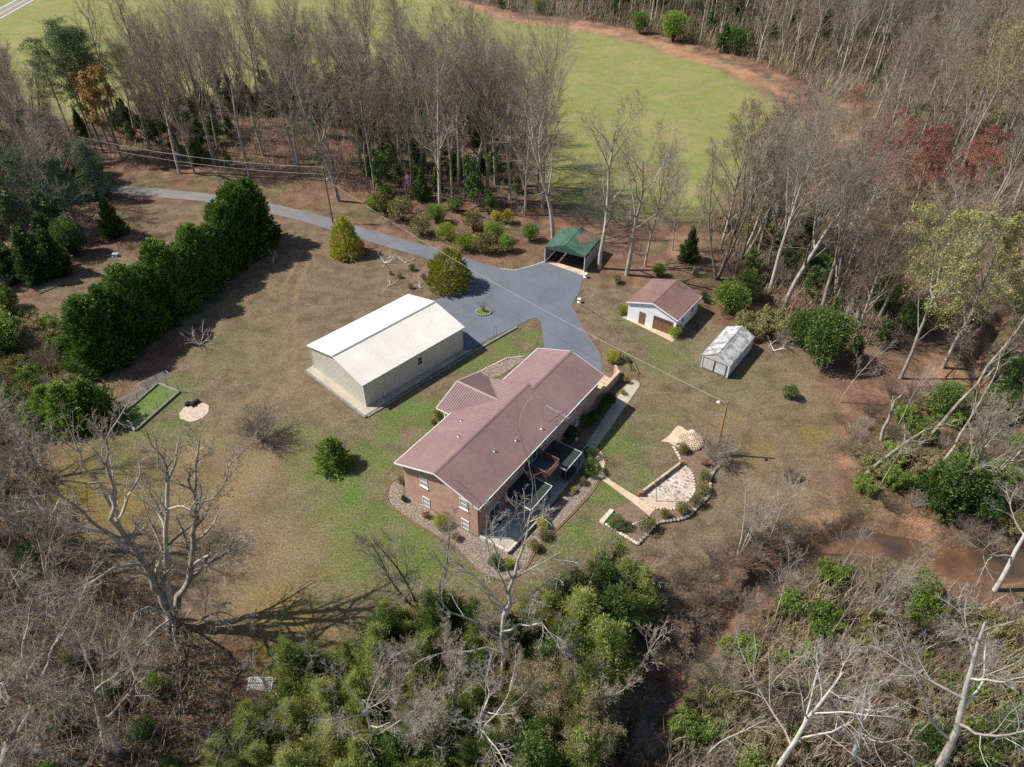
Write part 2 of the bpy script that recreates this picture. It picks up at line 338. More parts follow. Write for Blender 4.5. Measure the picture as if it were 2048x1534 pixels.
gx = np.concatenate([[-6000, -2000, -700], gx, [700, 2000, 6000]]); gy = np.concatenate([[-3000, -600, -100], gy, [700, 2000, 7000]])
X, Y = np.meshgrid(gx, gy, indexing='ij')
lot = poly_sd(X, Y, LOT)+2.0*(vnoise(X, Y, 4, 1)-.5)+1.2*(vnoise(X, Y, 1.3, 2)-.5)
behind = poly_sd(X, Y, BEHIND_HEDGE)+3*(vnoise(X, Y, 4, 3)-.5)
fld = poly_sd(X, Y, FIELD)+5*(vnoise(X, Y, 9, 4)-.5)
st = lambda v, w: np.clip(v/w+.5, 0, 1)
lawn = np.maximum(st(lot, 1.8), .45*st(behind, 4)); field = st(fld, 6)*(1-st(lot, 2))
woods = np.clip(1-lawn-field, 0, 1)
Z = channel(X, Y)*(1-st(poly_sd(X, Y, LOT)-1.2, 2.4))
LANE = PP([(0, 352), (140, 366), (232, 378), (425, 398), (565, 420), (700, 465), (870, 507), (1000, 560)])
flatm = np.clip((line_d(X, Y, LANE)-4)/4, 0, 1)
Z = Z+flatm*woods*(.5*(vnoise(X, Y, 6, 7)-.5)+.25*(vnoise(X, Y, 2, 8)-.5))*np.clip((np.hypot(X, Y-90))/40-1, 0, 1)
clay = np.clip(1.3-(line_d(X, Y, CLAYLINE)+5*(vnoise(X, Y, 6, 9)-.5))/3.2, 0, 1)*np.clip(.35+.9*vnoise(X, Y, 9, 19), 0, .9)
clay = np.maximum(clay, np.clip((-Z-.8)/.9, 0, 1)*.45)
clay = np.maximum(clay, woods*np.clip((vnoise(X, Y, 5, 12)-.7)*5, 0, .55)*(X > 20))
def smoothpx0(pts, n=4):
    pts = [np.array(p, float) for p in pts]; q = [pts[0]]+pts+[pts[-1]]; out = []
    for i in range(1, len(q)-2):
        for k in range(n):
            s_ = k/n; a, b_, c_, d_ = q[i-1:i+3]; out.append(tuple(.5*((2*b_)+(-a+c_)*s_+(2*a-5*b_+4*c_-d_)*s_*s_+(-a+3*b_-3*c_+d_)*s_**3)))
    return out+[tuple(pts[-1])]
def blobs(lst, seed):
    out = np.zeros(X.shape)
    for (px, py, r, s) in lst:
        c = P(px, py); dd = np.hypot(X-c[0], Y-c[1])/r; out = np.maximum(out, s*np.exp(-dd**2*1.2))
    return out*np.clip(vnoise(X, Y, 2.6, seed)*1.5-.15+.5*(vnoise(X, Y, 1.2, seed+1)-.3), 0, 1)
green = blobs([(720, 1000, 6, 1), (680, 930, 6, .9), (640, 1000, 5, .7), (690, 1050, 5, .9), (760, 1120, 5, .9), (820, 1130, 5, .9), (800, 820, 5, 1), (870, 850, 4, 1), (1150, 1070, 4, .8), (1240, 900, 4, .8), (1260, 950, 4, .8), (270, 900, 6, .7), (330, 870, 5, .8), (700, 970, 5, .8), (760, 915, 4, .9), (800, 880, 4, 1), (850, 835, 4, 1), (900, 790, 4, .9), (960, 740, 5, .9), (1030, 690, 5, .95), (1065, 660, 3, .9), (745, 1030, 4, .8), (790, 1060, 4, 1), (840, 1080, 3.5, 1), (870, 1120, 3.5, .8), (700, 1120, 5, .6), (620, 920, 6, .5), (300, 800, 7, .75), (420, 850, 5, .6), (350, 850, 5, .7), (1240, 860, 4, .6), (1220, 990, 3.5, .8), (1180, 1040, 3.5, .7), (1130, 1100, 4, .6), (1220, 920, 3, .7), (1330, 720, 6, .6), (1300, 690, 4, .5), (1260, 640, 3, .5), (1450, 760, 7, .3), (480, 700, 8, .3), (1350, 860, 5, .4), (960, 1140, 3, .7), (600, 870, 4, .5)], 20)
moss = blobs([(170, 960, 6, .9), (230, 1010, 6, .8), (190, 920, 4, .7), (320, 1100, 4, .5), (560, 1230, 5, .6), (600, 1330, 5, .7), (540, 1340, 4, .8), (290, 980, 5, .5), (460, 600, 4, .4), (1500, 890, 4, .4), (390, 990, 6, .35), (1640, 870, 4, .5)], 30)
tan = blobs([(430, 990, 8, .9), (480, 950, 6, .9), (400, 920, 6, .8), (600, 760, 7, .35), (560, 720, 6, .4), (1640, 780, 4, .9), (1560, 950, 6, .5), (1450, 830, 6, .35), (590, 1100, 8, .6), (640, 1170, 6, .5), (700, 1200, 5, .4), (1340, 820, 5, .3)], 40)
for tr in ([(600, 500), (575, 560), (565, 620), (570, 690), (540, 760), (470, 820)], [(625, 505), (600, 565), (588, 625), (592, 695), (570, 770), (500, 840)], [(1290, 780), (1400, 800), (1500, 850), (1560, 930)]):
    tan = np.maximum(tan, .75*np.clip(1.2-line_d(X, Y, PP(smoothpx0(tr)))/.5, 0, 1)*np.clip(vnoise(X, Y, 3, 51)*1.6, 0, 1))
nx, ny = X.shape; V = np.stack([X, Y, Z], -1).reshape(-1, 3)
ii, jj = np.meshgrid(np.arange(nx-1), np.arange(ny-1), indexing='ij'); a0 = (ii*ny+jj).ravel()
ground_faces = np.stack([a0, a0+ny, a0+ny+1, a0+1], 1)
def groundmat():
    m, t, b = newmat('ground'); co = coord(t)
    A = node(t, 'ShaderNodeVertexColor', layer_name='zone_a'); B = node(t, 'ShaderNodeVertexColor', layer_name='zone_b')
    sa = node(t, 'ShaderNodeSeparateColor'); t.links.new(A.outputs[0], sa.inputs[0]); sb = node(t, 'ShaderNodeSeparateColor'); t.links.new(B.outputs[0], sb.inputs[0])
    wo, fi, cl = sa.outputs; gr, mo, ta = sb.outputs
    big = noise(t, co, .06, 4, .6); mid = noise(t, co, .35, 5, .65); sml = noise(t, co, 1.6, 5, .7); fin = noise(t, co, 4.2, 4, .8); vf = noise(t, co, 13, 2, .8)
    lawn = ramp(t, mid, [(.28, (.09, .062, .042)), (.45, (.135, .098, .066)), (.6, (.18, .135, .09)), (.75, (.11, .092, .05))])
    lawn = mixc(t, maths(t, 'MULTIPLY', ramp(t, noise(t, co, .55, 7, .8, .6), [(.52, (0,)*3), (.6, (1,)*3)]), .6), lawn, (.075, .055, .036))
    lawn = mixc(t, maths(t, 'MULTIPLY', ramp(t, noise(t, co, .23, 7, .78, .4), [(.54, (0,)*3), (.64, (1,)*3)]), .55), lawn, (.22, .165, .11))
    lawn = mixc(t, maths(t, 'MULTIPLY', ta, .9, True), lawn, (.235, .165, .095))
    g2 = maths(t, 'MULTIPLY', gr, maths(t, 'ADD', maths(t, 'MULTIPLY', sml, 1.6), .1), True)
    lawn = mixc(t, maths(t, 'MULTIPLY', ramp(t, noise(t, co, .9, 6, .75), [(.54, (0,)*3), (.7, (1,)*3)]), .35), lawn, (.08, .10, .03))
    lawn = mixc(t, g2, lawn, ramp(t, fin, [(.3, (.055, .10, .018)), (.7, (.115, .185, .035))]))
    lawn = mixc(t, maths(t, 'MULTIPLY', mo, 1.0, True), lawn, ramp(t, sml, [(.35, (.12, .085, .01)), (.6, (.22, .17, .03))]))
    litter = ramp(t, mid, [(.3, (.085, .05, .034)), (.5, (.155, .09, .062)), (.7, (.23, .14, .10))])
    litter = mixc(t, ramp(t, noise(t, co, .09, 5, .7), [(.48, (0,)*3), (.62, (.75,)*3)]), litter, ramp(t, mid, [(.35, (.06, .062, .03)), (.65, (.17, .155, .08))]))
    litter = mixc(t, ramp(t, sml, [(.52, (0,)*3), (.7, (.7,)*3)]), litter, (.075, .052, .036))
    fld = ramp(t, noise(t, co, .045, 6, .7), [(.33, (.25, .225, .09)), (.46, (.18, .20, .06)), (.55, (.15, .19, .048)), (.68, (.28, .245, .115))])
    fld = mixc(t, ramp(t, noise(t, co, .3, 5, .75), [(.42, (0,)*3), (.68, (.65,)*3)]), fld, (.28, .205, .125))
    clay = ramp(t, mid, [(.3, (.27, .14, .085)), (.7, (.40, .23, .145))])
    n = maths(t, 'ADD', maths(t, 'MULTIPLY', maths(t, 'SUBTRACT', sml, .5), .9), 0.0)
    def edge(f, w=1.0): return maths(t, 'ADD', f, maths(t, 'MULTIPLY', maths(t, 'MULTIPLY', n, maths(t, 'MULTIPLY', f, maths(t, 'SUBTRACT', 1.0, f))), 4.0), True)
    c = mixc(t, edge(wo), lawn, litter); c = mixc(t, edge(fi), c, fld); c = mixc(t, edge(cl), c, clay)
    c = mixc(t, 1.0, c, ramp(t, fin, [(.3, (.45,)*3), (.5, (1,)*3), (.68, (1.6,)*3)]), 'MULTIPLY')
    c = mixc(t, 1.0, c, ramp(t, vf, [(.32, (.5,)*3), (.66, (1.5,)*3)]), 'MULTIPLY')
    fleck = ramp(t, vf, [(.68, (0,)*3), (.76, (1,)*3)])
    c = mixc(t, maths(t, 'MULTIPLY', fleck, .35), c, (.45, .34, .24))
    t.links.new(c, b.inputs['Base Color']); b.inputs['Roughness'].default_value = .95; b.inputs['Specular IOR Level'].default_value = .1
    bump(t, b, maths(t, 'ADD', fin, maths(t, 'MULTIPLY', vf, .5)), .9, .12); return m
M['ground'] = groundmat()
g = mesh_obj('ground', V, ground_faces, M['ground'], smooth=True); props(g, kind='structure')
for nm, ch in (('zone_a', (woods, field, clay)), ('zone_b', (green, moss, tan))):
    at = g.data.color_attributes.new(nm, 'FLOAT_COLOR', 'POINT')
    at.data.foreach_set('color', np.stack([ch[0], ch[1], ch[2], np.ones_like(X)], -1).astype(np.float32).ravel())
GX, GY, GZ = gx, gy, Z
def gz(x, y):
    i = int(np.clip(np.searchsorted(GX, x)-1, 0, len(GX)-2)); j = int(np.clip(np.searchsorted(GY, y)-1, 0, len(GY)-2)); return float(GZ[i, j])
# water
m, t, b = newmat('creek water'); co = coord(t)
c = ramp(t, noise(t, co, .12, 5, .6), [(.38, (.035, .03, .024)), (.5, (.085, .05, .03)), (.66, (.19, .095, .05))])
t.links.new(c, b.inputs['Base Color']); b.inputs['Roughness'].default_value = .12; b.inputs['Specular IOR Level'].default_value = .6; bump(t, b, noise(t, co, 2.5, 4, .6), .25, .06); M['water'] = m
vv = []; ff = []
for i, c0 in enumerate(CREEK):
    a = CREEK[max(i-1, 0)][:2]; b_ = CREEK[min(i+1, len(CREEK)-1)][:2]; d_ = b_-a; d_ /= np.linalg.norm(d_); n_ = np.array([-d_[1], d_[0]])*6
    vv += [(c0[0]+n_[0], c0[1]+n_[1], WATER_Z), (c0[0]-n_[0], c0[1]-n_[1], WATER_Z)]
    if i: ff.append((2*i-2, 2*i-1, 2*i+1, 2*i))
props(mesh_obj('creek_water', vv, np.array(ff), M['water']), kind='structure')

# ------------------------------------------------------------------ paved surfaces
def flat(name, pxs, mat, z, kind='structure', world=False, thick=0, label=None, cat=None):
    pts = [p[:2] for p in (pxs if world else PP(pxs))]
    mb = MB()
    if thick: mb.prism([tuple(p) for p in pts], z-thick, z)
    else: mb.poly([(p[0], p[1], z) for p in pts])
    o = mb.build(name, mat); return props(o, label, cat, kind=kind)
import mathutils
def smoothpx(pts, n=4):
    """Catmull-Rom through open pixel points"""
    pts = [np.array(p, float) for p in pts]; q = [pts[0]]+pts+[pts[-1]]; out = []
    for i in range(1, len(q)-2):
        for k in range(n):
            s_ = k/n; a, b_, c_, d_ = q[i-1:i+3]
            out.append(tuple(.5*((2*b_)+(-a+c_)*s_+(2*a-5*b_+4*c_-d_)*s_*s_+(-a+3*b_-3*c_+d_)*s_**3)))
    out.append(tuple(pts[-1])); return out
up_edge = smoothpx([(60, 352), (140, 358), (228, 370), (340, 380), (430, 390), (557, 411), (660, 436), (740, 460), (870, 497), (925, 515), (1000, 536), (1040, 539), (1062, 531), (1089, 522)])
low_edge = smoothpx([(60, 368), (140, 374), (232, 387), (340, 397), (425, 406), (565, 433), (655, 458), (735, 483), (850, 517), (905, 545), (935, 572), (918, 586), (875, 598), (840, 612)])
outline = up_edge+[(1167, 549.5), (1159, 586)]+smoothpx([(1143, 609), (1155, 633), (1172, 663), (1190, 690), (1202, 713), (1203, 742)])+[(1150, 800), (1088, 760)]+smoothpx([(1088, 696), (1084, 660), (1078, 640), (1066, 637), (1035, 651)])+[(980, 677), (936, 702), (900, 690), (845, 640)]+low_edge[::-1]
def tri_sheet(name, pxs, mat, z):
    pts = [Vector((*P(x, y)[:2], z)) for x, y in pxs]; tr = mathutils.geometry.tessellate_polygon([pts])
    o = mesh_obj(name, [tuple(p) for p in pts], np.array(tr), mat)
    if o.data.polygons and sum(p.normal.z for p in o.data.polygons) < 0: o.data.flip_normals()
    return o
def asphaltmat():
    m, t, b = newmat('driveway asphalt'); co = coord(t)
    sx = node(t, 'ShaderNodeSeparateXYZ'); t.links.new(co, sx.inputs[0])
    f = node(t, 'ShaderNodeMapRange'); f.inputs[1].default_value = -55; f.inputs[2].default_value = -12; t.links.new(sx.outputs[0], f.inputs[0])
    c = mixc(t, f.outputs[0], (.17, .155, .15), (.105, .12, .15))
    n1 = noise(t, co, .18, 6, .65, .5); n2 = noise(t, co, 9, 3, .7)
    c = mixc(t, .6, c, ramp(t, n1, [(.35, (.78, .78, .8)), (.65, (1.2, 1.2, 1.17))]), 'MULTIPLY'); c = mixc(t, .5, c, ramp(t, n2, [(.3, (.75,)*3), (.7, (1.25,)*3)]), 'MULTIPLY')
    w = node(t, 'ShaderNodeTexVoronoi', feature='DISTANCE_TO_EDGE'); w.inputs['Scale'].default_value = .22
    mp = node(t, 'ShaderNodeVectorMath', operation='ADD'); nn = node(t, 'ShaderNodeTexNoise'); nn.inputs['Scale'].default_value = .6; t.links.new(co, nn.inputs['Vector'])
    t.links.new(co, mp.inputs[0]); t.links.new(nn.outputs['Color'], mp.inputs[1]); t.links.new(mp.outputs[0], w.inputs['Vector'])
    c = mixc(t, ramp(t, w.outputs['Distance'], [(.0, (.45,)*3), (.012, (0,)*3)]), c, (.05, .05, .055))
    t.links.new(c, b.inputs['Base Color']); b.inputs['Roughness'].default_value = .88; bump(t, b, n2, .15, .02); return m
M['drive'] = asphaltmat()
props(tri_sheet('driveway', outline, M['drive'], .05), kind='structure')
# public road far off with its markings
ra, rb = P(0, 17), P(32, 0); rd = (rb-ra)/np.linalg.norm(rb-ra); rn = np.array([-rd[1], rd[0], 0]); rn = rn if rn[1] > 0 else -rn; ra = ra+rn*3.3; rb = rb+rn*3.3
def strip(name, off, w, z, mat):
    c0 = ra-rd*60+rn*off; c1 = rb+rd*200+rn*off; q = [c0+rn*w/2, c0-rn*w/2, c1-rn*w/2, c1+rn*w/2]
    return props(mesh_obj(name, [(p[0], p[1], z) for p in q], np.array([(0, 1, 2, 3)]), mat), kind='structure')
M['road'] = simple('road asphalt', (.22, .215, .21), (.18, .175, .17), .3, .9, bmp=0)
strip('road', 0, 7.6, .04, M['road']); strip('road_edge_line', -3.3, .35, .05, M['white']); strip('road_edge_line', 3.3, .35, .05, M['white']); strip('road_centre_line', .2, .6, .05, M['yellow_paint'])
# ------------------------------------------------------------------ brick house
HO = (-3.41, 47.94); HA = R(55.348)
def HL(u, v, z=0): return np.array([HO[0]+math.cos(HA)*u-math.sin(HA)*v, HO[1]+math.sin(HA)*u+math.cos(HA)*v, z])
house = empty('brick_house', (HO[0], HO[1], 0), HA, 'long two storey red brick house with brown ribbed metal gable roof', 'house')
EZ, RZ, HW = 5.35, 7.17, 11.5; sl1 = (RZ-EZ)/(HW/2); W2, RZ2, U1, U2 = 10.02, 7.04, 17.87, 26.56; sl2 = (RZ2-EZ)/(W2/2)
mb = MB(); o_ = .58
mb.ext([(o_, -.4), (HW-o_, -.4), (HW-o_, EZ+sl1*o_-.06), (HW/2, RZ-.06), (o_, EZ+sl1*o_-.06)], o_, U1-.3)
mb.ext([(o_+.01, -.4), (W2-o_, -.4), (W2-o_, EZ+sl2*o_-.07), (W2/2, RZ2-.07), (o_+.01, EZ+sl2*o_-.07)], U1-.3, U2-.5)
mb.build('wall', M['brick'], house)
def slopes(mb, u0, u1, Wd, ez, rz):
    h = Wd/2; n = math.hypot(h, rz-ez); s_ = (rz-ez)/n; c_ = h/n
    mb.ribbed((u1, 0, ez), (-1, 0, 0), (0, c_, s_), (0, -s_, c_), u1-u0, n, .29, .03)
    mb.ribbed((u0, Wd, ez), (1, 0, 0), (0, -c_, s_), (0, s_, c_), u1-u0, n, .29, .03)
    mb.ext([(0, ez-.05), (h, rz-.05), (Wd, ez-.05), (Wd, ez-.13), (h, rz-.13), (0, ez-.13)], u0+.01, u1-.01)
    mb.ext([(h-.22, rz-.22*s_/c_+.045), (h, rz+.05), (h+.22, rz-.22*s_/c_+.045), (h+.22, rz-.22*s_/c_+.02), (h, rz+.02), (h-.22, rz-.22*s_/c_+.02)], u0-.01, u1+.01)
mb = MB(); slopes(mb, 0, U1, HW, EZ, RZ); slopes(mb, U1-.35, U2, W2, EZ-.012, RZ2)
rf = mb.build('roof', M['brown_roof'], house)
# porch gable roof on the far side
pe, pa, pz0, pz1, pv0 = 9.75, 18.05, 5.2, 6.62, 13.6; pm = (pe+pa)/2; ph = (pa-pe)/2; n = math.hypot(ph, pz1-pz0); s_ = (pz1-pz0)/n; c_ = ph/n
mb = MB()
mb.ribbed((pe, pv0, pz0), (0, -1, 0), (c_, 0, s_), (-s_, 0, c_), 6.2, n, .3, .05)
mb.ribbed((pa, pv0-6.2, pz0), (0, 1, 0), (-c_, 0, s_), (s_, 0, c_), 6.2, n, .3, .05)
gable_cap = [(pm-.2, pz1-.2*s_/c_+.05), (pm, pz1+.08), (pm+.2, pz1-.2*s_/c_+.05), (pm+.2, pz1-.2*s_/c_), (pm-.2, pz1-.2*s_/c_)]; n0 = len(mb.v); mb.v += [(a, pv0+.01, z) for a, z in gable_cap]+[(a, pv0-6.1, z) for a, z in gable_cap]; mb.f += [tuple(n0+i for i in range(5))[::-1], tuple(n0+5+i for i in range(5))]+[(n0+i, n0+(i+1) % 5, n0+5+(i+1) % 5, n0+5+i) for i in range(5)]
mb.build('porch_roof', M['brown_roof'], house)
mb = MB()   # white eave boards, gutters, rake boards
mb.box(0, U2, -.09, -.005, EZ-.16, EZ-.02); mb.box(0, U1, HW+.005, HW+.09, EZ-.16, EZ-.02); mb.box(U1, U2, W2+.005, W2+.09, EZ-.16, EZ-.02)
for u, wd, rz in ((-.03, HW, RZ), (U2+.02, W2, RZ2)):
    mb.bar((u, 0, EZ-.09), (u, wd/2, rz-.09), .05, .17); mb.bar((u, wd, EZ-.09), (u, wd/2, rz-.09), .05, .17)
mb.bar((pe, pv0+.03, pz0-.07), (pm, pv0+.03, pz1-.07), .05, .16); mb.bar((pa, pv0+.03, pz0-.07), (pm, pv0+.03, pz1-.07), .05, .16)
mb.bar((pe-.02, pv0, pz0-.07), (pe-.02, HW, pz0-.07), .06, .14)
mb.build('gutter', M['white'], house)
mb = MB(); mb.box(pe+.5, pa-.5, HW-.6, pv0-.4, 2.55, 2.75)
mb.build('porch_floor', M['concrete'], house)
for u in (pe+.7, pa-.7): mb = MB(); mb.box(u-.09, u+.09, pv0-.75, pv0-.57, -.2, 5.2); mb.build('porch_post', M['white'], house)
mb = MB(); mb.tube([(.45, .45, EZ-.2), (.5, .5, 3), (.5, .5, 0)], .06, 6); mb.build('downpipe', M['brown_door'], house)
def window(par, axis_, at, c, z, w=1.0, h=1.5, out=-1, nm='window', glass='blind', sill=True):
    """axis_ 'u': window in a wall at u=at centred on v=c; 'v': wall at v=at centred on u=c. out: outward sign"""
    def bx(mb, a0, a1, d0, d1, z0, z1):
        d0, d1 = sorted((at+out*d0, at+out*d1))
        (mb.box(d0, d1, c+a0, c+a1, z0, z1) if axis_ == 'u' else mb.box(c+a0, c+a1, d0, d1, z0, z1))
    mb = MB(); t = .07
    bx(mb, -w/2, -w/2+t, -.02, .06, z-h/2, z+h/2); bx(mb, w/2-t, w/2, -.02, .06, z-h/2, z+h/2)
    bx(mb, -w/2+t, w/2-t, -.02, .06, z+h/2-t, z+h/2); bx(mb, -w/2+t, w/2-t, -.02, .06, z-h/2, z-h/2+t); bx(mb, -w/2+t, w/2-t, -.02, .055, z-.03, z+.03)
    f = mb.build(nm, M['white'], par)
    mb = MB(); bx(mb, -w/2+t, w/2-t, .0, .02, z-h/2+t, z+h/2-t); mb.build('pane', M[glass], f)
    if sill: mb = MB(); bx(mb, -w/2-.08, w/2+.08, -.02, .14, z-h/2-.1, z-h/2-.005); mb.build('sill', M['white'], f)
    return f
for c, z in ((7.9, 4.0), (7.85, .72), (2.4, 4.0), (2.35, .72)): window(house, 'u', o_, c, z, 1.05, 1.5)
for c, z, w in ((2.75, 4.3, .8), (7.2, 4.3, 1.2), (14.7, 4.3, 1.6), (19.5, 4.2, 1.4), (22.3, 4.2, 1.4), (20.5, 1.5, 1.2), (8.3, 1.3, 1.4)): window(house, 'v', o_+.012, c, z, w, 1.2, -1, glass='glass')
for c in (3.5, 7): window(house, 'v', HW-o_, c, 4.1, 1.3, 1.3, 1)
window(house, 'v', W2-o_, 21.5, 4.1, 1.4, 1.3, 1)
def sliding(c, z0, nm):
    mb = MB(); y = o_+.012; w = 1.9; h = 2.05
    for x in (-w/2, -.04, w/2-.08): mb.box(c+x, c+x+.08, y-.07, y+.01, z0, z0+h)
    mb.box(c-w/2+.08, c+w/2-.08, y-.065, y+.005, z0+h-.09, z0+h); mb.box(c-w/2+.08, c+w/2-.08, y-.065, y+.005, z0, z0+.08)
    d_ = mb.build(nm, M['white'], house); mb = MB(); mb.box(c-w/2+.08, c+w/2-.08, y-.03, y, z0+.08, z0+h-.09); mb.build('pane', M['glass'], d_)
sliding(3.5, .06, 'sliding_door'); sliding(10.9, 2.75, 'balcony_door'); sliding(13.9, .06, 'sliding_door')
# flat patio covers with posts
def cover(u0, u1, v1, z, nm='patio_cover'):
    mb = MB(); mb.box(u0, u1, v1, .56, z, z+.08); c_ = mb.build(nm, M['darkroof'], house)
    mb = MB(); mb.box(u0-.05, u0-.003, v1-.05, .56, z-.08, z+.1); mb.box(u1+.003, u1+.05, v1-.05, .56, z-.08, z+.1); mb.box(u0-.003, u1+.003, v1-.05, v1-.003, z-.08, z+.1)
    mb.build('fascia', M['white'], c_)
    for u in (u0+.12, u1-.12): mb = MB(); mb.box(u-.05, u+.05, v1+.1, v1+.2, 0, z); mb.build('cover_post', M['redwood'], c_)
cover(5.15, 9.3, -3.15, 2.3); cover(12.35, 15.75, -3.2, 2.3)
# balcony
mb = MB(); mb.box(9.65, 12.2, -2.25, .56, 2.6, 2.72); bal = mb.build('balcony', M['teal'], house)
mb = MB()
for (a, b_) in (((9.65, .5), (9.65, -2.25)), ((9.65, -2.25), (12.2, -2.25)), ((12.2, -2.25), (12.2, .5))):
    a = np.array(a); b_ = np.array(b_); L = np.linalg.norm(b_-a); k = int(L/.17)
    mb.bar((*a, 3.7), (*b_, 3.7), .1, .06); mb.bar((*a, 2.85), (*b_, 2.85), .05, .09)
    for i in range(k+1):
        q = a+(b_-a)*i/k; s2 = .12 if i in (0, k) else .055; mb.box(q[0]-s2/2, q[0]+s2/2, q[1]-s2/2, q[1]+s2/2, 2.4, 3.68)
mb.build('railing', M['redwood'], bal)
for u in (9.75, 12.1): mb = MB(); mb.box(u-.06, u+.06, -2.2, -2.08, 0, 2.6); mb.build('balcony_post', M['redwood'], bal)
# vent pipes through the roof
def roofz(v): return EZ+sl1*(v if v < HW/2 else HW-v)
for px, py in ((922.5, 842), (917, 873), (989, 903), (1032, 881), (1083.5, 858)):
    zz = 6.0
    for _ in range(8):
        w = P(px, py, zz); dx, dy = w[0]-HO[0], w[1]-HO[1]; u = math.cos(HA)*dx+math.sin(HA)*dy; v = -math.sin(HA)*dx+math.cos(HA)*dy; zz = roofz(v)
    mb = MB(); mb.lathe([(.2, -.06), (.16, .04), (.075, .09), (.075, .42)], (u, v, zz), 12); mb.build('vent_pipe', M['grey_metal'], house)
# patio, walks
M['patio'] = simple('grey patio concrete', (.40, .385, .35), (.30, .285, .25), .5, .9, bmp=.1, fine=8)
M['walkc'] = M['patio']
flat('patio', [HL(.4, .55), HL(.4, -3.3), HL(5.8, -3.55), HL(11, -3.5), HL(18.3, -3.3), HL(18.3, -2.0), HL(15.9, -1.7), HL(15.9, .55)], M['patio'], .06, world=True, thick=.3)
flat('sidewalk', [HL(18.3, -3.3), HL(33.2, -2.2), HL(33.8, -1.9), HL(34, -1.4), HL(33.9, -.75), HL(31.2, -.6), HL(18.3, -2.0)], M['concrete'], .062, world=True, thick=.3)
walk2 = [(1166, 893), (1186, 890), (1202, 902), (1210, 925), (1206, 945), (1222, 962), (1262, 987), (1290, 1003), (1312, 1017), (1299, 1032), (1262, 1003), (1225, 975), (1198, 956), (1188, 935), (1180, 915)]
flat('garden_path', walk2, M['concrete_tan'], .055, thick=.2)
flat('gravel_bed', smoothpx([(806, 950), (783, 968), (777, 990), (783, 1008), (812, 1032), (870, 1068), (915, 1098), (945, 1128), (975, 1150), (1005, 1158), (1030, 1152), (1050, 1135), (1075, 1090), (1120, 1050), (1180, 985), (1198, 958)])+[(1190, 945), (1150, 975), (1108, 1010), (1060, 1052), (1012, 1100), (957, 1078), (806, 985)], M['gravel'], .045)
flat('gravel_bed', [(958, 742), (992, 728), (1030, 715), (1052, 718), (1000, 752), (975, 760)], M['gravel'], .045)
flat('mulch_bed', [HL(15.95, .5), HL(15.95, -1.65), HL(18.3, -1.9), HL(31, -.5), HL(31, 2.5), HL(26.3, 2.5), HL(26.3, .5)], M['mulch'], .05, world=True)
def border(name, pxs, mat, rng, r=.14, step=.27, z=.08, label=None, cat='edging', world=False, brick=False):
    pts = [np.array(p[:2]) for p in (pxs if world else PP(pxs))]; mb = MB()
    for a, b_ in zip(pts[:-1], pts[1:]):
        L = np.linalg.norm(b_-a); k = max(1, int(L/step)); d_ = (b_-a)/L; mb.bar((*(a-d_*.06), z-.05), (*(b_+d_*.06), z-.05), .07 if brick else r*1.1, .1)
        for i in range(k):
            c = a+d_*(i+.5)*L/k
            if brick: mb.bar((*(c-d_*step*.43), z), (*(c+d_*step*.43), z+rng.uniform(-.01, .02)), .11, .12)
            else: mb.rock((c[0], c[1], z), r*rng.uniform(.8, 1.25), rng)
    return props(mb.build(name, mat), label, cat)
rg = random.Random(3)
border('brick_edging', smoothpx([(806, 950), (781, 968), (775, 990), (782, 1010), (812, 1035), (870, 1071), (915, 1101), (945, 1131), (975, 1154), (1005, 1161), (1032, 1154), (1052, 1137), (1077, 1092)]), M['brickred'], rg, .14, .26, .05, 'red brick edging curving round the gravel bed at the house gable', brick=True)
border('brick_edging', smoothpx([(1143, 609), (1155, 634), (1172, 664), (1190, 691), (1203, 713)]), M['brickred'], rg, .14, .3, .09, 'pinkish brick edging along the driveway beside the mulched slope', brick=True)
border('stone_edging', [(1000, 538), (1028, 541), (1062, 533), (1088, 524)], M['stone_pale'], rg, .13, .3, .07, 'pale stone edging of the driveway left of the green carport')
border('brick_edging', smoothpx([(1186, 888), (1203, 900), (1212, 922), (1212, 945), (1226, 960)]), M['brickred'], rg, .14, .26, .05, 'red brick edging round the bend of the garden path', brick=True)
border('brick_edging', smoothpx([(1072, 1098), (1122, 1052), (1182, 988), (1200, 960)]), M['brickred'], rg, .14, .26, .05, 'brick edging of the straight bed between patio and lawn', brick=True)
border('stone_edging', [(952, 748), (975, 735), (1015, 716), (1048, 713)], M['stone_pale'], rg, .13, .3, .06, 'tan stone edging of the gravel strip beside the porch')
# low patio wall of pierced brick at its near corner
pw = empty('patio_wall', HL(.4, -3.4), HA, 'low pierced brick parapet round the near corner of the house patio', 'wall')
mb = MB()
for (a, b_) in (((0, 3.6), (0, 0)), ((0, 0), (5.2, -.25))):
    a = np.array(a); b_ = np.array(b_); L = np.linalg.norm(b_-a); k = int(L/.24)
    for row in range(4):
        for i in range(k):
            if (i+row) % 2: c = a+(b_-a)*(i+.5)/k; d_ = (b_-a)/L*.11; mb.bar((*(c-d_), -.05+row*.13), (*(c+d_), -.05+row*.13), .14, .12)
    mb.bar((*a, .47), (*b_, .47), .2, .09)
mb.build('lattice', M['stone_pale'], pw)
mb = MB(); mb.box(-.45, .45, -.3, .3, 0, .025); o = mb.build('door_mat', M['dark']); o.location = HL(3.6, -.1, .065); o.rotation_euler = (0, 0, HA); props(o, 'black door mat on the patio before the sliding glass door', 'door mat')

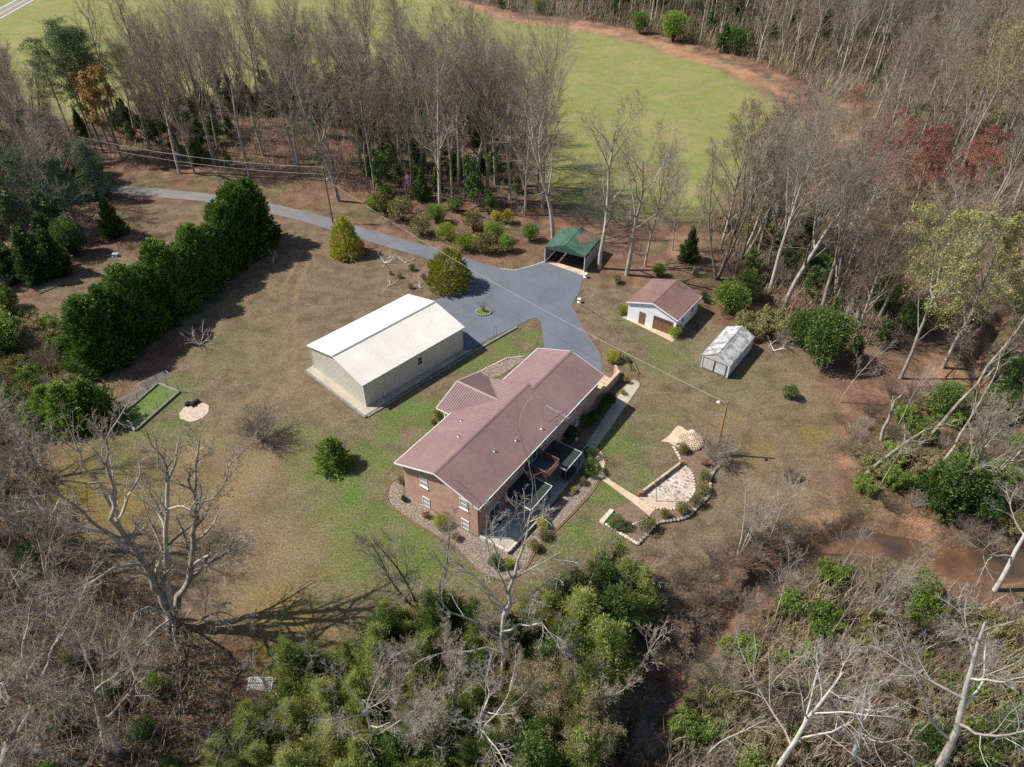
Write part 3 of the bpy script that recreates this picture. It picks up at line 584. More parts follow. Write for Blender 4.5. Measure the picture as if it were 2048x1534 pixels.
# television aerial at the right eave
an = empty('tv_antenna', HL(15.4, -.12, 4.2), HA, 'tall metal television antenna with many rods at the house eave', 'antenna')
mb = MB(); mb.tube([(0, 0, -4.1), (0, 0, 3.1)], .05, 6); mb.build('mast', M['grey_metal'], an)
mb = MB(); mb.tube([(-.1, -1.3, 3.0), (.35, 2.0, 3.0)], .025, 5)
for i in range(11):
    t_ = i/10; c = np.array([-.1+.45*t_, -1.3+3.3*t_, 3.0]); w = .5+1.1*t_
    mb.tube([c+np.array([-w, .12*w, 0]), c+np.array([w, -.12*w, 0])], .022, 4)
mb.build('rods', M['grey_metal'], an)
mb = MB()
for i in range(5): mb.tube([(-.45, -.2, 1.9+i*.12), (.45, .1, 1.9+i*.12)], .012, 4)
mb.tube([(-.4, -.2, 1.85), (-.4, -.2, 2.45)], .015, 4); mb.tube([(.4, .1, 1.85), (.4, .1, 2.45)], .015, 4); mb.build('reflector', M['grey_metal'], an)
# green cart / things under the second cover
mb = MB(); mb.box(-.9, .9, -.5, .5, .35, .8); mb.box(-.95, .95, -.55, .55, .8, .86)
for x in (-.7, .7):
    for y in (-.35, .35): mb.box(x-.05, x+.05, y-.05, y+.05, 0, .35)
o = mb.build('garden_table', simple('dark green paint', (.02, .06, .045), None, 2, .5, bmp=0)); o.location = HL(13.6, -2.9, .06); o.rotation_euler = (0, 0, HA); props(o, 'dark green table under the second patio cover of the house', 'table')
# white ornament in the bed
o = MB().tube([(0, 0, 0), (.1, .05, .5), (.05, .1, 1.0), (-.15, .1, 1.35)], [.22, .26, .16, .08], 10); o.tube([(-.15, .1, 1.33), (-.3, .12, 1.5)], [.09, .05], 8)
o = o.build('garden_statue', M['white'], smooth=True); o.location = HL(19.2, -.5, .04); o.rotation_euler = (0, 0, 1.0); props(o, 'white curved garden statue in the shaded bed by the house wall', 'statue')

# brick retaining wall and steps at the far right corner
rw = empty('garden_retaining_wall', HL(26.9, .9), HA, 'brick retaining wall with steps beside it at the driveway end of the house', 'wall')
mb = MB(); mb.box(-.2, 5.9, -.15, .15, -.2, 1.45); mb.bar((5.9, 0, .6), (7.0, 1.1, .6), .28, 1.5); mb.build('brickwork', M['brick'], rw)
mb = MB(); mb.box(-.2, 5.95, -.2, .2, 1.45, 1.55); mb.build('coping', M['concrete_tan'], rw)
st_ = empty('garden_steps', HL(26.9, 2.0), HA, 'flight of worn tan steps between driveway and brick house wall', 'steps')
for i in range(7): mb = MB(); mb.box(.1+i*.62, .1+(i+1)*.62, -.75, .65, 0, .12+.16*i); mb.build('step', M['concrete_tan'], st_)
mb = MB()
for i in range(6): a = HL(28.5+i*.95, .2+i*.02, .0); mb.tube([a, a+[0, 0, 1.0]], .03, 5)
mb.tube([HL(28.5, .2, 1.0), HL(33.25, .3, 1.0)], .03, 5); mb.tube([HL(28.5, .2, .55), HL(33.25, .3, .55)], .025, 5)
a = P(1240, 712); b_ = P(1262, 742); props(MB().tube([a+[0, 0, .9], b_+[0, 0, .9]], .05, 6).tube([a, a+[0, 0, .95]], .05, 6).tube([b_, b_+[0, 0, .95]], .05, 6).tube([a+[0, 0, .5], b_+[0, 0, .5]], .04, 6).build('hand_rail', M['iron']), 'dark hand rail beside the steps near the golden round shrub', 'railing')
lp = smoothpx([(1163, 612), (1185, 625), (1215, 645), (1235, 675), (1255, 705), (1268, 730), (1276, 748)], 2)
mb = MB(); w = [P(*q) for q in lp]
mb.tube([q+[0, 0, .35] for q in w], .05, 6)
for q in w[::2]: mb.tube([q, q+[0, 0, .42]], .05, 6)
props(mb.build('log_rail', M['pole']), 'low dark rail winding down the mulched slope from driveway to walk', 'railing')

# ------------------------------------------------------------------ white metal building
WO = (-19.04, 69.76); WA = R(46.387)
def WL(u, v, z=0): return np.array([WO[0]+math.cos(WA)*u-math.sin(WA)*v, WO[1]+math.sin(WA)*u+math.cos(WA)*v, z])
wb = empty('metal_building', (WO[0], WO[1], 0), WA, 'large cream white ribbed metal storage building with low gable roof', 'building')
WWd, WLn, WE, WR, wo = 11.8, 17.32, 3.86, 5.38, .32; hf = lambda s: WE+.05+(WR-WE)*(1-abs(s-WWd/2)/(WWd/2))-.08
mb = MB()
mb.ribbed((0, 0, 0), (1, 0, 0), (0, 0, 1), (0, -1, 0), WLn, WE, .3, .03); mb.ribbed((WLn, WWd, 0), (-1, 0, 0), (0, 0, 1), (0, 1, 0), WLn, WE, .3, .035)
mb.ribbed((0, WWd, 0), (0, -1, 0), (0, 0, 1), (-1, 0, 0), WWd, hf, .3, .03); mb.ribbed((WLn, 0, 0), (0, 1, 0), (0, 0, 1), (1, 0, 0), WWd, hf, .3, .035)
for x, y in ((0, 0), (WLn, 0), (WLn, WWd), (0, WWd)): mb.box(x-.06, x+.06, y-.06, y+.06, 0, WE)
mb.build('wall', M['white_metal'], wb)
mb = MB(); tot = WWd+2*wo; h = tot/2; n = math.hypot(h, WR-WE); s_ = (WR-WE)/n; c_ = h/n
mb.ribbed((WLn+wo, -wo, WE), (-1, 0, 0), (0, c_, s_), (0, -s_, c_), WLn+2*wo, n, .3, .035, .07); mb.ribbed((-wo, WWd+wo, WE), (1, 0, 0), (0, -c_, s_), (0, s_, c_), WLn+2*wo, n, .3, .035, .07)
mb.ext([(-wo, WE-.03), (WWd/2, WR-.03), (WWd+wo, WE-.03), (WWd+wo, WE-.12), (WWd/2, WR-.12), (-wo, WE-.12)], -wo+.01, WLn+wo-.01)
mb.build('roof', M['white_roof'], wb)
mb = MB(); mb.bar((-wo, WWd/2-.16, WR+.03), (WLn+wo, WWd/2-.16, WR+.02), .22, .04, (0, -.24, 1)); mb.build('ridge_cap', M['grey_metal'], wb)
window(wb, 'v', -.035, 9.35, 2.35, .9, 1.3, -1, glass='glass')
mb = MB(); mb.box(WLn+.05, WLn+.1, 2, 5.5, 0, 3.0); mb.build('roller_door', M['white'], wb); mb = MB(); mb.box(WLn+.05, WLn+.1, 7, 10.5, 0, 3.0); mb.build('roller_door', M['white'], wb)
mb = MB(); mb.box(WLn+.05, WLn+.09, .5, 1.4, 0, 2.1); mb.build('door', M['white'], wb)
slab = [P(612, 740), P(730.5, 831), P(944, 700), WL(WLn+.1, WWd/2), WL(WLn+.1, WWd+.2), WL(0, WWd+.6)]
flat('slab_apron', slab, M['concrete'], .03, world=True, thick=.3)
def block_wall(name, pxs, lab, h=.75, top=.1):
    pts = PP(pxs); mb = MB(); rr = random.Random(9)
    for a, b_ in zip(pts[:-1], pts[1:]):
        L = np.linalg.norm(b_-a); d_ = (b_-a)/L; k = int(L/.42); rows = 4
        for r_ in range(rows):
            for i in range(k):
                s0 = (i+(.5 if r_ % 2 else 0))*L/k; s1 = min(L, s0+L/k-.03); z0 = top-h+r_*h/rows; q = .02*rr.random()
                nrm = np.array([d_[1], -d_[0], 0])*(q+.05*(rows-r_)/rows)
                mb.bar(a+d_*s0+nrm+[0, 0, z0+h/rows/2], a+d_*s1+nrm+[0, 0, z0+h/rows/2], .3, h/rows-.02)
    return props(mb.build(name, M['stone_dark']), lab, 'retaining wall')
block_wall('block_wall', [(611, 742), (731, 835)], 'grey stacked block wall edging the slab at the gable of the metal building', .5, .16)
block_wall('block_wall', [(733, 835), (945, 706)], 'grey stacked block wall in shade along the long side of the metal building', .6, .16)
block_wall('block_wall', [(948, 704), (1034, 655)], 'grey stacked block wall between asphalt yard and green grass strip', .5, .22)
hk = MB().tube([(0, 0, 0), (0, 0, 1.5), (.1, 0, 1.75), (.3, 0, 1.75), (.38, 0, 1.55)], .025, 6).tube([(0, 0, 0), (0, 0, .0), (.38, 0, 0), (.38, 0, 1.5)], .02, 6).build('shepherds_hook', M['iron']); hk.location = P(988, 672); props(hk, 'thin black double garden hook standing by the asphalt yard wall', 'plant hook')

# ------------------------------------------------------------------ detached garage
ga = empty('garage', (17.55, 90.2, 0), R(-36.06), 'white block garage with brown gable roof and brown doors', 'garage')
gw, gl, ge, gr_, go = 7.91, 7.81, 3.04, 4.39, .25
mb = MB(); k = (gr_-ge)/(gw/2+go)
prof = [(0, -.2), (gw, -.2), (gw, ge+k*go-.07), (gw/2, gr_-.09), (0, ge+k*go-.07)]
def gable(mb, prof, y0, y1):
    n = len(mb.v); q = len(prof); mb.v += [(a, y0, z) for a, z in prof]+[(a, y1, z) for a, z in prof]
    mb.f += [tuple(n+i for i in range(q)), tuple(n+q+i for i in range(q))[::-1]]+[(n+(i+1) % q, n+i, n+q+i, n+q+(i+1) % q) for i in range(q)]
gable(mb, prof, 0, gl); mb.build('wall', M['block_white'], ga)
def groof(mb, w, l, ez, rz, o, y0=None, y1=None, sp=.3, rib=.02, thick=.07):
    h = w/2+o; n = math.hypot(h, rz-ez); s_ = (rz-ez)/n; c_ = h/n; y0 = -o if y0 is None else y0; y1 = l+o if y1 is None else y1
    mb.ribbed((-o, y1, ez), (0, -1, 0), (c_, 0, s_), (-s_, 0, c_), y1-y0, n, sp, rib); mb.ribbed((w+o, y0, ez), (0, 1, 0), (-c_, 0, s_), (s_, 0, c_), y1-y0, n, sp, rib)
    gable(mb, [(-o, ez-.02), (-o, ez-.02-thick), (w/2, rz-.02-thick), (w+o, ez-.02-thick), (w+o, ez-.02), (w/2, rz-.02)], y0+.01, y1-.01)
    mb.bar((w/2, y0-.01, rz+.0), (w/2, y1+.01, rz+.0), .12, .08)
mb = MB(); groof(mb, gw, gl, ge, gr_, go); mb.build('roof', M['brown_shingle'], ga)
mb = MB(); mb.bar((-go, -go-.02, ge-.06), (gw/2, -go-.02, gr_-.06), .05, .18); mb.bar((gw+go, -go-.02, ge-.06), (gw/2, -go-.02, gr_-.06), .05, .18); mb.box(gw+go, gw+go+.06, -go, gl+go, ge-.15, ge-.02); mb.build('bargeboard', M['white'], ga)
mb = MB(); mb.box(1.95, 2.95, -.06, .0, 0, 2.1); dd = mb.build('door', M['brown_door'], ga); mb = MB(); mb.lathe([(.04, 0), (.04, .06)], (2.8, -.08, 1.0), 8); mb.build('handle', M['grey_metal'], dd)
mb = MB(); mb.box(4.3, 4.45, -.09, 0, 0, 2.35); mb.box(7.25, 7.4, -.09, 0, 0, 2.35); mb.box(4.45, 7.25, -.09, 0, 2.2, 2.35)
for z in (0, .55, 1.1, 1.65): mb.box(4.45, 7.25, -.05, -.01, z+.02, z+.53)
for i in range(1, 4): mb.box(4.45+i*.7-.04, 4.45+i*.7+.04, -.065, -.04, 0, 2.2)
for z in (.55, 1.1, 1.65): mb.box(4.45, 7.25, -.067, -.042, z-.04, z+.04)
gd = mb.build('garage_door', M['brown_door'], ga)
mb = MB()
for i in range(4): mb.box(4.53+i*.7, 5.07+i*.7, -.063, -.05, 1.72, 2.12)
mb.build('panes', M['glass'], gd)
window(ga, 'u', gw, 2.2, 1.7, .9, .9, 1, glass='glass'); window(ga, 'u', gw, 5.6, 1.7, .9, .9, 1, glass='glass')
flat('garage_apron', [(1243, 634), (1262, 630), (1356, 673), (1345, 684)], M['concrete_tan'], .05, thick=.2)
# ------------------------------------------------------------------ shed
sh = empty('storage_shed', (26.21, 78.25, 0), R(-37.04), 'small white metal shed with stained grey roof and ribbed double doors', 'shed')
sw, sL, se, sr = 4.14, 8.34, 2.23, 3.25
mb = MB(); mb.ribbed((sw, 0, .2), (0, 1, 0), (0, 0, 1), (1, 0, 0), sL, se-.2, .3, .03); mb.ribbed((0, sL, .2), (0, -1, 0), (0, 0, 1), (-1, 0, 0), sL, se-.2, .3, .03)
sp_ = [(0, .2), (sw, .2), (sw, se), (sw/2, sr-.03), (0, se)]; gable(mb, sp_, 0, .04); gable(mb, sp_, sL-.04, sL); mb.build('wall', M['shed_wall'], sh)
mb = MB(); groof(mb, sw, sL, se, sr, .06, sp=.45, rib=.03); mb.build('roof', M['shed_roof'], sh)
mb = MB(); mb.box(-.02, sw+.02, -.02, sL+.02, .05, .2)
for y in (.3, 4, 8): mb.box(.2, .6, y-.2, y+.2, 0, .06); mb.box(3.5, 3.9, y-.2, y+.2, 0, .06)
mb.build('base', M['pinktrim'], sh)
for u in (.35, 2.08): mb = MB(); mb.ribbed((u+1.68, -.05, .25), (-1, 0, 0), (0, 0, 1), (0, -1, 0), 1.66, 1.85, .14, .02, .05); d_ = mb.build('door', M['shed_wall'], sh); mb = MB(); [mb.bar((u+.0, -.08, z), (u+1.68, -.08, z), .03, .05) for z in (.27, 2.09)]; [mb.bar((x, -.08, .27), (x, -.08, 2.09), .05, .03) for x in (u+.03, u+1.65)]; mb.build('door_frame', M['iron'], d_)
mb = MB(); mb.box(-.05, .0, -.06, .06, .2, se); mb.build('corner_trim', M['pinktrim'], sh); mb = MB(); mb.box(sw, sw+.06, -.06, .06, .2, se); mb.build('corner_trim', M['pinktrim'], sh)
window(sh, 'u', sw+.03, 2.3, 1.4, .7, .8, 1, glass='glass'); window(sh, 'u', sw+.03, 5.4, 1.4, .7, .8, 1, glass='glass'); mb = MB(); mb.box(sw+.03, sw+.07, 6.2, 7.2, .2, 2.0); mb.build('side_door', M['white'], sh)
# ------------------------------------------------------------------ carport
cp = empty('carport', (5.54, 106.91, 0), R(-25.94), 'open metal carport with dark green roof partly covered in leaves', 'carport')
cw, cl_, ce, cr = 7.16, 7.11, 3.0, 4.21
mb = MB(); groof(mb, cw, cl_, ce, cr, .06, sp=.35, rib=.04); mb.build('roof', M['green_roof'], cp)
mb = MB(); gable(mb, [(-.05, ce-.2), (cw+.05, ce-.2), (cw+.05, ce-.05), (cw/2, cr-.06), (-.05, ce-.05)], -.07, -.02); mb.build('gable_panel', M['green_roof'], cp)
mb = MB()
for y in (0, cl_/3, 2*cl_/3, cl_):
    for x in (0, cw): mb.box(x-.05, x+.05, y-.05, y+.05, 0, ce)
mb.build('frame', M['white'], cp)
mb = MB(); mb.ribbed((cw+.06, 0, .1), (0, 0, 1), (0, 1, 0), (1, 0, 0), 2.4, cl_, .25, .03); mb.ribbed((-.06, 0, .1), (0, 0, 1), (0, 1, 0), (-1, 0, 0), 2.4, cl_, .25, .03); mb.ribbed((0, cl_+.06, .1), (1, 0, 0), (0, 0, 1), (0, 1, 0), cw, 2.8, .25, .03); mb.build('side_panel', M['grey_metal'], cp)
nrt = np.random.RandomState(5); mb = MB()   # drift of leaves lying on the far right part of the roof
kk = (cr-ce)/(cw/2+.06); cpts = [(4.3, 3.2), (5.2, 2.6), (6.0, 3.4), (6.6, 4.8), (6.9, 6.6), (6.4, 7.1), (5.0, 7.1), (4.2, 6.4), (4.6, 5.2), (4.0, 4.2)]
mb.poly([(x, y, ce+kk*(cw+.06-x)+.06) for x, y in cpts]); mb.build('leaf_drift', M['mulch'], cp)
flat('carport_slab', [(1087, 523), (1093, 519), (1176, 545), (1169, 553)], M['concrete_tan'], .07, thick=.2)
# ------------------------------------------------------------------ poles and cables
up = empty('utility_pole', (*P(666, 446)[:2], 0), 0, 'tall weathered utility pole with a transformer standing beside the driveway', 'utility pole')
mb = MB(); mb.tube([(0, 0, -.3), (-.1, .05, 10.6)], [.17, .12], 10); mb.build('pole', M['pole'], up)
mb = MB(); mb.lathe([(.05, -.1), (.26, 0), (.28, .75), (.2, .85), (.06, .87)], (.42, -.05, 8.0), 12); mb.bar((.05, 0, 8.4), (.2, -.03, 8.4), .1); mb.build('transformer', M['grey_metal'], up)
mb = MB(); mb.lathe([(.05, 0), (.07, .12), (.03, .25)], (-.1, .05, 10.6), 8); mb.lathe([(.05, 0), (.06, .3)], (.25, -.03, 9.3), 8); mb.build('insulator', M['white'], up)
lb = P(1432, 908); lpo = empty('light_pole', (lb[0], lb[1], 0), 0, 'orange brown wooden light pole rising behind the big bare shrub', 'light pole')
mb = MB(); mb.tube([(0, 0, -.2), (-.25, -.1, 8.6)], [.15, .11], 10); mb.build('pole', M['pole_new'], lpo)
mb = MB(); mb.tube([(-.25, -.1, 8.2), (-.7, -.2, 8.75), (-1.2, -.3, 8.75)], .03, 6); mb.build('arm', M['grey_metal'], lpo)
mb = MB(); mb.lathe([(.1, .1), (.22, -.05), (.2, -.15), (.1, -.22)], (-1.4, -.33, 8.75), 10); mb.build('lamp_head', M['white'], lpo)
def cable(a, b_, sag, r, label):
    a = np.array(a); b_ = np.array(b_); pts = [a+(b_-a)*t_-np.array([0, 0, sag*4*t_*(1-t_)]) for t_ in np.linspace(0, 1, 22)]
    props(MB().tube(pts, r, 5).build('power_cable', M['wire']), label, 'cable', 'overhead power cables')
ub = P(666, 446)
cable(ub+[-.1, .05, 10.8], P(150, 272, 9.5), 1.2, .022, 'upper pale power cable running from the utility pole into the pines')
cable(ub+[.2, 0, 9.5], P(150, 285, 8.5), 1.2, .022, 'lower pale power cable running from the utility pole into the pines')
cable(ub+[0, 0, 8.6], lb+[-.25, -.1, 8.3], 1.6, .017, 'long pale cable from utility pole over the house drive to the light pole')

# ------------------------------------------------------------------ garden feature
flat('planting_bed', [(1211, 1049), (1228, 1020), (1262, 1003), (1299, 1033), (1316, 1020), (1345, 1021), (1370, 1009), (1390, 987), (1391, 966), (1383, 942), (1368, 930), (1360, 905), (1385, 890), (1420, 900), (1438, 930), (1420, 960), (1420, 990), (1392, 1018), (1373, 1036), (1318, 1045), (1296, 1067), (1276, 1088), (1244, 1070)], M['mulch'], .04)
flat('stone_patio', smoothpx([(1277, 998), (1299, 1011), (1318, 1019), (1345, 1020), (1369, 1008), (1387, 987), (1389, 966), (1382, 944), (1368, 931), (1350, 938), (1315, 966), (1285, 990)]), M['crazy'], .07, thick=.2)
border('stone_edging', smoothpx([(1297, 1010), (1318, 1018), (1345, 1019), (1369, 1008), (1387, 987), (1389, 966), (1382, 944), (1368, 931)]), M['stone_pale'], rg, .17, .33, .1, 'ring of pale stones round the oval stone patio')
border('stone_edging', [(1347, 894), (1352, 903), (1359, 915), (1363, 929)], M['stone_pale'], rg, .2, .35, .1, 'pale stone edging running from tan mound to the pierced wall')
border('stone_wall', [(1211, 1050), (1244, 1071), (1276, 1090)], M['stone_pale'], rg, .22, .33, .2, 'low tan stone wall at the front edge of the planting bed', 'wall')
border('stone_wall', smoothpx([(1276, 1090), (1295, 1068), (1318, 1047), (1372, 1037), (1392, 1018), (1420, 989), (1420, 958), (1438, 932)]), M['stone'], rg, .24, .33, .2, 'low grey stone wall curving behind the row of garden shrubs', 'wall')
border('stone_edging', [(1258, 1053), (1275, 1046), (1299, 1034)], M['stone_pale'], rg, .17, .33, .1, 'short line of pale stones where the garden path ends')
pwl = empty('garden_wall', (*P(1281, 991)[:2], 0), 0, 'low pierced brick wall with red end piers beside the oval stone patio', 'wall')
a = P(1281, 991); b_ = P(1362, 930); d_ = (b_-a)/np.linalg.norm(b_-a); L = np.linalg.norm(b_-a); mb = MB()
for row in range(4):
    for i in range(int(L/.25)):
        if (i+row) % 2: c = d_*(i+.5)*.25; mb.bar(c-d_*.12+[0, 0, .08+row*.13], c+d_*.12+[0, 0, .08+row*.13], .16, .12)
mb.bar(d_*.1+[0, 0, .6], d_*(L-.1)+[0, 0, .6], .24, .08); mb.build('lattice', M['concrete_tan'], pwl)
for c in (d_*0, d_*L): mb = MB(); mb.box(c[0]-.25, c[0]+.25, c[1]-.25, c[1]+.25, 0, .75); mb.build('pier', M['brickred'], pwl)
gm = empty('stone_mound', (*P(1370, 885)[:2], 0), 0, 'tan stone dome with paved forecourt in the lawn below the light pole', 'stone mound')
g0 = P(1370, 885); mb = MB(); mb.prism([tuple(P(x, y)[:2]-g0[:2]) for x, y in smoothpx([(1321, 884), (1338, 872), (1355, 853), (1370, 860), (1386, 872), (1389, 888), (1377, 900), (1353, 894), (1338, 886)], 3)][::-1], -.05, .12); mb.build('paving', M['concrete_tan'], gm)
mb = MB(); rr = random.Random(4)
for k in range(8):
    rad = 1.6*math.cos(k/8*1.45); z = .12+.75*math.sin(k/8*1.5); nn = max(5, int(rad*2*math.pi/.3))
    for i in range(nn): a_ = 2*math.pi*(i+.5*(k % 2))/nn; mb.rock((.6+rad*math.cos(a_), .1+rad*math.sin(a_), z), .17, rr, .5)
mb.lathe([(1.55, 0), (1.45, .3), (1.0, .62), (.1, .82)], (.6, .1, .05), 18); mb.build('dome', M['concrete_tan'], gm)
for px, py, lab in ((1355, 886, 'pale round stone disc on the paving before the tan dome'), (1383, 868, 'pale round stone disc behind the tan dome under the bare shrub')):
    o = MB().lathe([(.38, 0), (.42, .05), (.42, .4), (.36, .46)], sides=14).lathe([(.2, .46), (.2, .52)], sides=12).build('garden_stool', M['stone_pale'], smooth=False); o.location = P(px, py, .12); props(o, lab, 'garden stool')
o = MB().hexa([(-1.2, -.3, 0), (1.2, -.25, 0), (1.1, .3, 0), (-1.1, .35, 0)], [(-1.15, -.25, .3), (1.1, -.2, .32), (1.0, .25, .3), (-1.0, .28, .33)]).build('stone_bench', M['stone_pale']); o.location = P(1214, 1034); o.rotation_euler = (0, 0, R(52)); props(o, 'long pale stone slab lying beside the round green garden shrub', 'stone slab')

# fenced vegetable plot
fp = empty('garden_plot', (*P(272, 862)[:2], 0), 0, 'rectangular grass plot framed by timbers with a sagging wire fence', 'garden plot')
c4 = [P(*q)[:2]-P(272, 862)[:2] for q in ((272, 862), (359, 785), (317, 768), (234, 840))]
M['turf'] = simple('plot grass', (.12, .17, .04), (.07, .11, .025), 1.5, .95, bmp=.6, fine=12)
mb = MB(); mb.poly([(*c, .06) for c in c4]); mb.build('turf', M['turf'], fp)
for i in range(4): mb = MB(); mb.bar((*c4[i], .12), (*c4[(i+1) % 4], .12), .3, .3); mb.build('timber', M['stone'] if i % 2 else M['pole'], fp)
for i in range(4):
    a = np.array(c4[i]); b_ = np.array(c4[(i+1) % 4]); k = 4 if i % 2 == 0 else 2
    for q in range(k): c = a+(b_-a)*q/k; mb = MB(); mb.tube([(*c, 0), (c[0]+.15*math.sin(i*3+q), c[1]+.1, 1.5)], .03, 5); mb.build('fence_post', M['iron'], fp)
mb = MB()
for i in range(4):
    a = np.array(c4[i]); b_ = np.array(c4[(i+1) % 4]); L = np.linalg.norm(b_-a)
    for z in (.35, .7, 1.05, 1.35): mb.tube([(*a, z), *[(*(a+(b_-a)*t_), z-.1*math.sin(math.pi*t_*3)**2) for t_ in (.17, .33, .5, .67, .83)], (*b_, z)], .008, 3)
    for t_ in np.arange(0, L, .3): c = a+(b_-a)*t_/L; mb.tube([(*c, .2), (*c, 1.3)], .006, 3)
mb.build('wire_mesh', M['grey_metal'], fp)
def meshpanel(px, py, rz, w, h, lab):
    mb = MB()
    for i in range(int(w/.12)+1): mb.tube([(i*.12, 0, .03), (i*.12, h, .25)], .01, 3)
    for j in range(int(h/.12)+1): mb.tube([(0, j*.12, .03+.22*j*.12/h), (w, j*.12, .03+.22*j*.12/h)], .01, 3)
    for q in (((0, 0, .03), (w, 0, .03)), ((0, h, .25), (w, h, .25)), ((0, 0, .03), (0, h, .25)), ((w, 0, .03), (w, h, .25))): mb.bar(*q, .05)
    o = mb.build('fence_panel', M['grey_metal']); o.location = P(px, py); o.rotation_euler = (0, 0, rz); props(o, lab, 'fence panel')
meshpanel(222, 825, R(45), 5, 1.6, 'grey wire mesh panel lying flat left of the framed grass plot'); meshpanel(285, 780, R(45), 4, 1.5, 'wire mesh panel lying in hedge shade behind the framed grass plot')
rr = random.Random(8)
cx_, cy_ = P(389, 824)[:2]; pts = [(cx_+(1.75+.3*rr.random())*math.cos(a), cy_+(1.65+.3*rr.random())*math.sin(a)) for a in np.linspace(0, 6.28, 26)[:-1]]
flat('ash_circle', [np.array(q) for q in pts], M['ash'], .04, world=True)
mb = MB(); rr = random.Random(2)
for i in range(9): mb.rock((rr.uniform(-.7, .7), rr.uniform(-.4, .4), .15+.2*rr.random()), rr.uniform(.25, .5), rr, .8)
o = mb.build('charred_stump', M['dark']); o.location = P(386, 808); props(o, 'black charred stump pile on the pale ash circle', 'stump')
# odds and ends
def branchy(name, seed, n, L, r, mat, lab, cat, px, py, up_=.3):
    rr = random.Random(seed); mb = MB()
    def gr(p, d, l, r_, lv):
        pts = [p]; dd = Vector(d)
        for i in range(4): dd = (dd+Vector((rr.uniform(-.35, .35), rr.uniform(-.35, .35), rr.uniform(-.1, .25)))).normalized(); p = (Vector(p)+dd*l/4); pts.append(tuple(p))
        mb.tube(pts, [r_*(1-.18*i) for i in range(5)], 5)
        if lv < 2:
            for k in range(3): gr(pts[2+k % 3], (dd+Vector((rr.uniform(-1, 1), rr.uniform(-1, 1), rr.uniform(0, .6)))).normalized(), l*.6, r_*.5, lv+1)
    for i in range(n): a = i*2.4+seed; gr((0, 0, .05), (math.cos(a), math.sin(a), up_+rr.random()*.4), L, r, 0)
    o = mb.build(name, mat); o.location = P(px, py); props(o, lab, cat)
branchy('dead_bush', 3, 7, 2.0, .07, M['driftwood'], 'bleached leafless bush at the shady foot of the cypress hedge', 'bush', 402, 690, .8)
branchy('driftwood', 5, 2, 1.6, .05, M['driftwood'], 'white bent branch sculpture by the far end of the hedge', 'driftwood', 546, 528, 1.2)
branchy('driftwood', 6, 4, 1.5, .12, M['driftwood'], 'large bleached driftwood piece nearest the first golden cypress', 'driftwood', 770, 526, .0)
branchy('driftwood', 7, 2, 1.4, .08, M['driftwood'], 'slim bleached driftwood log by the lane edge of the stony bed', 'driftwood', 812, 526, .0)
branchy('driftwood', 8, 3, 1.0, .07, M['driftwood'], 'small bleached driftwood nearest the metal building roof', 'driftwood', 779, 571, .0)
branchy('driftwood', 9, 3, 1.2, .07, M['driftwood'], 'bleached driftwood tangle at the foot of the second golden cypress', 'driftwood', 838, 573, .1)
branchy('driftwood', 10, 3, 1.3, .07, M['white'], 'white branching driftwood on the lawn edge right of the shed', 'driftwood', 1548, 702, .3)
for px, py, lab in ((1170, 555, 'small white urn at the driveway corner beside the carport'), (1158, 605, 'white urn where the brick driveway edging begins')):
    o = MB().lathe([(.28, 0), (.3, .08), (.12, .2), (.12, .35), (.34, .6), (.38, .78), (.3, .8), (.26, .7)], sides=12).box(-.3, .3, -.3, .3, -.1, .06).build('urn', M['white']); o.location = P(px, py); o.scale = (.85, .85, .95); props(o, lab, 'urn')
pl = empty('round_planter', (*P(967, 625)[:2], .05), 0, 'round stone edged planter with a bare shrub set in the asphalt yard', 'planter')
mb = MB(); rr = random.Random(1)
for i in range(20): a = i*math.pi/10; mb.rock((1.15*math.cos(a), 1.0*math.sin(a), .12), .2, rr)
mb.build('rim', M['stone'], pl); mb = MB(); mb.lathe([(1.1, .0), (1.05, .14), (.3, .22), (.02, .24)], sides=16); mb.build('ivy_mat', M['turf'], pl)
mb = MB()
for k in range(26):
    a = k*2.4; t_ = .25+.5*rr.random(); p = [(.1*math.cos(a), .1*math.sin(a), .2), (.5*t_*math.cos(a), .5*t_*math.sin(a), .9), (1.1*t_*math.cos(a+.2), 1.1*t_*math.sin(a+.2), 1.5+.5*rr.random())]; mb.tube(p, [.03, .018, .008], 4)
mb.build('stems', M['twig_red'], pl)
mb = MB()
for i in range(7): mb.bar((-2+.3*rr.random(), i*.28-.8, .1+.1*(i % 2)), (2-.5*rr.random(), i*.28-.8+.2*rr.random(), .1+.1*(i % 3)), .2, .08)
o = mb.build('lumber_pile', M['pole']); o.location = P(98, 575); o.rotation_euler = (0, 0, R(50)); props(o, 'pile of old grey boards on leaf litter behind the cypress hedge', 'lumber')
o = MB().box(-.6, .6, -.06, .06, 0, 1.3).box(-.5, -.4, -.1, .1, -.2, 1.35).box(.4, .5, -.1, .1, -.2, 1.35).build('wooden_board', simple('tan plywood', (.4, .3, .2), None, 2, .9)); o.location = P(1391, 549); o.rotation_euler = (0, 0, .2); props(o, 'tan plywood board standing on posts in the leaf litter behind the garage', 'board')
mb = MB()
for i in range(13):
    mb.bar((-1.1+i*.2-.55, 0, .02), (-1.1+i*.2+.55, 1.6, .62), .04, .02, (0, -.35, 1)); mb.bar((-1.1+i*.2+.55, 0, .03), (-1.1+i*.2-.55, 1.6, .63), .04, .02, (0, -.35, 1))
for a, b_ in (((-1.3, 0, .03), (1.5, 0, .03)), ((-1.3, 1.6, .63), (1.5, 1.6, .63)), ((-1.3, 0, .03), (-1.3, 1.6, .63)), ((1.5, 0, .03), (1.5, 1.6, .63))): mb.bar(a, b_, .08)
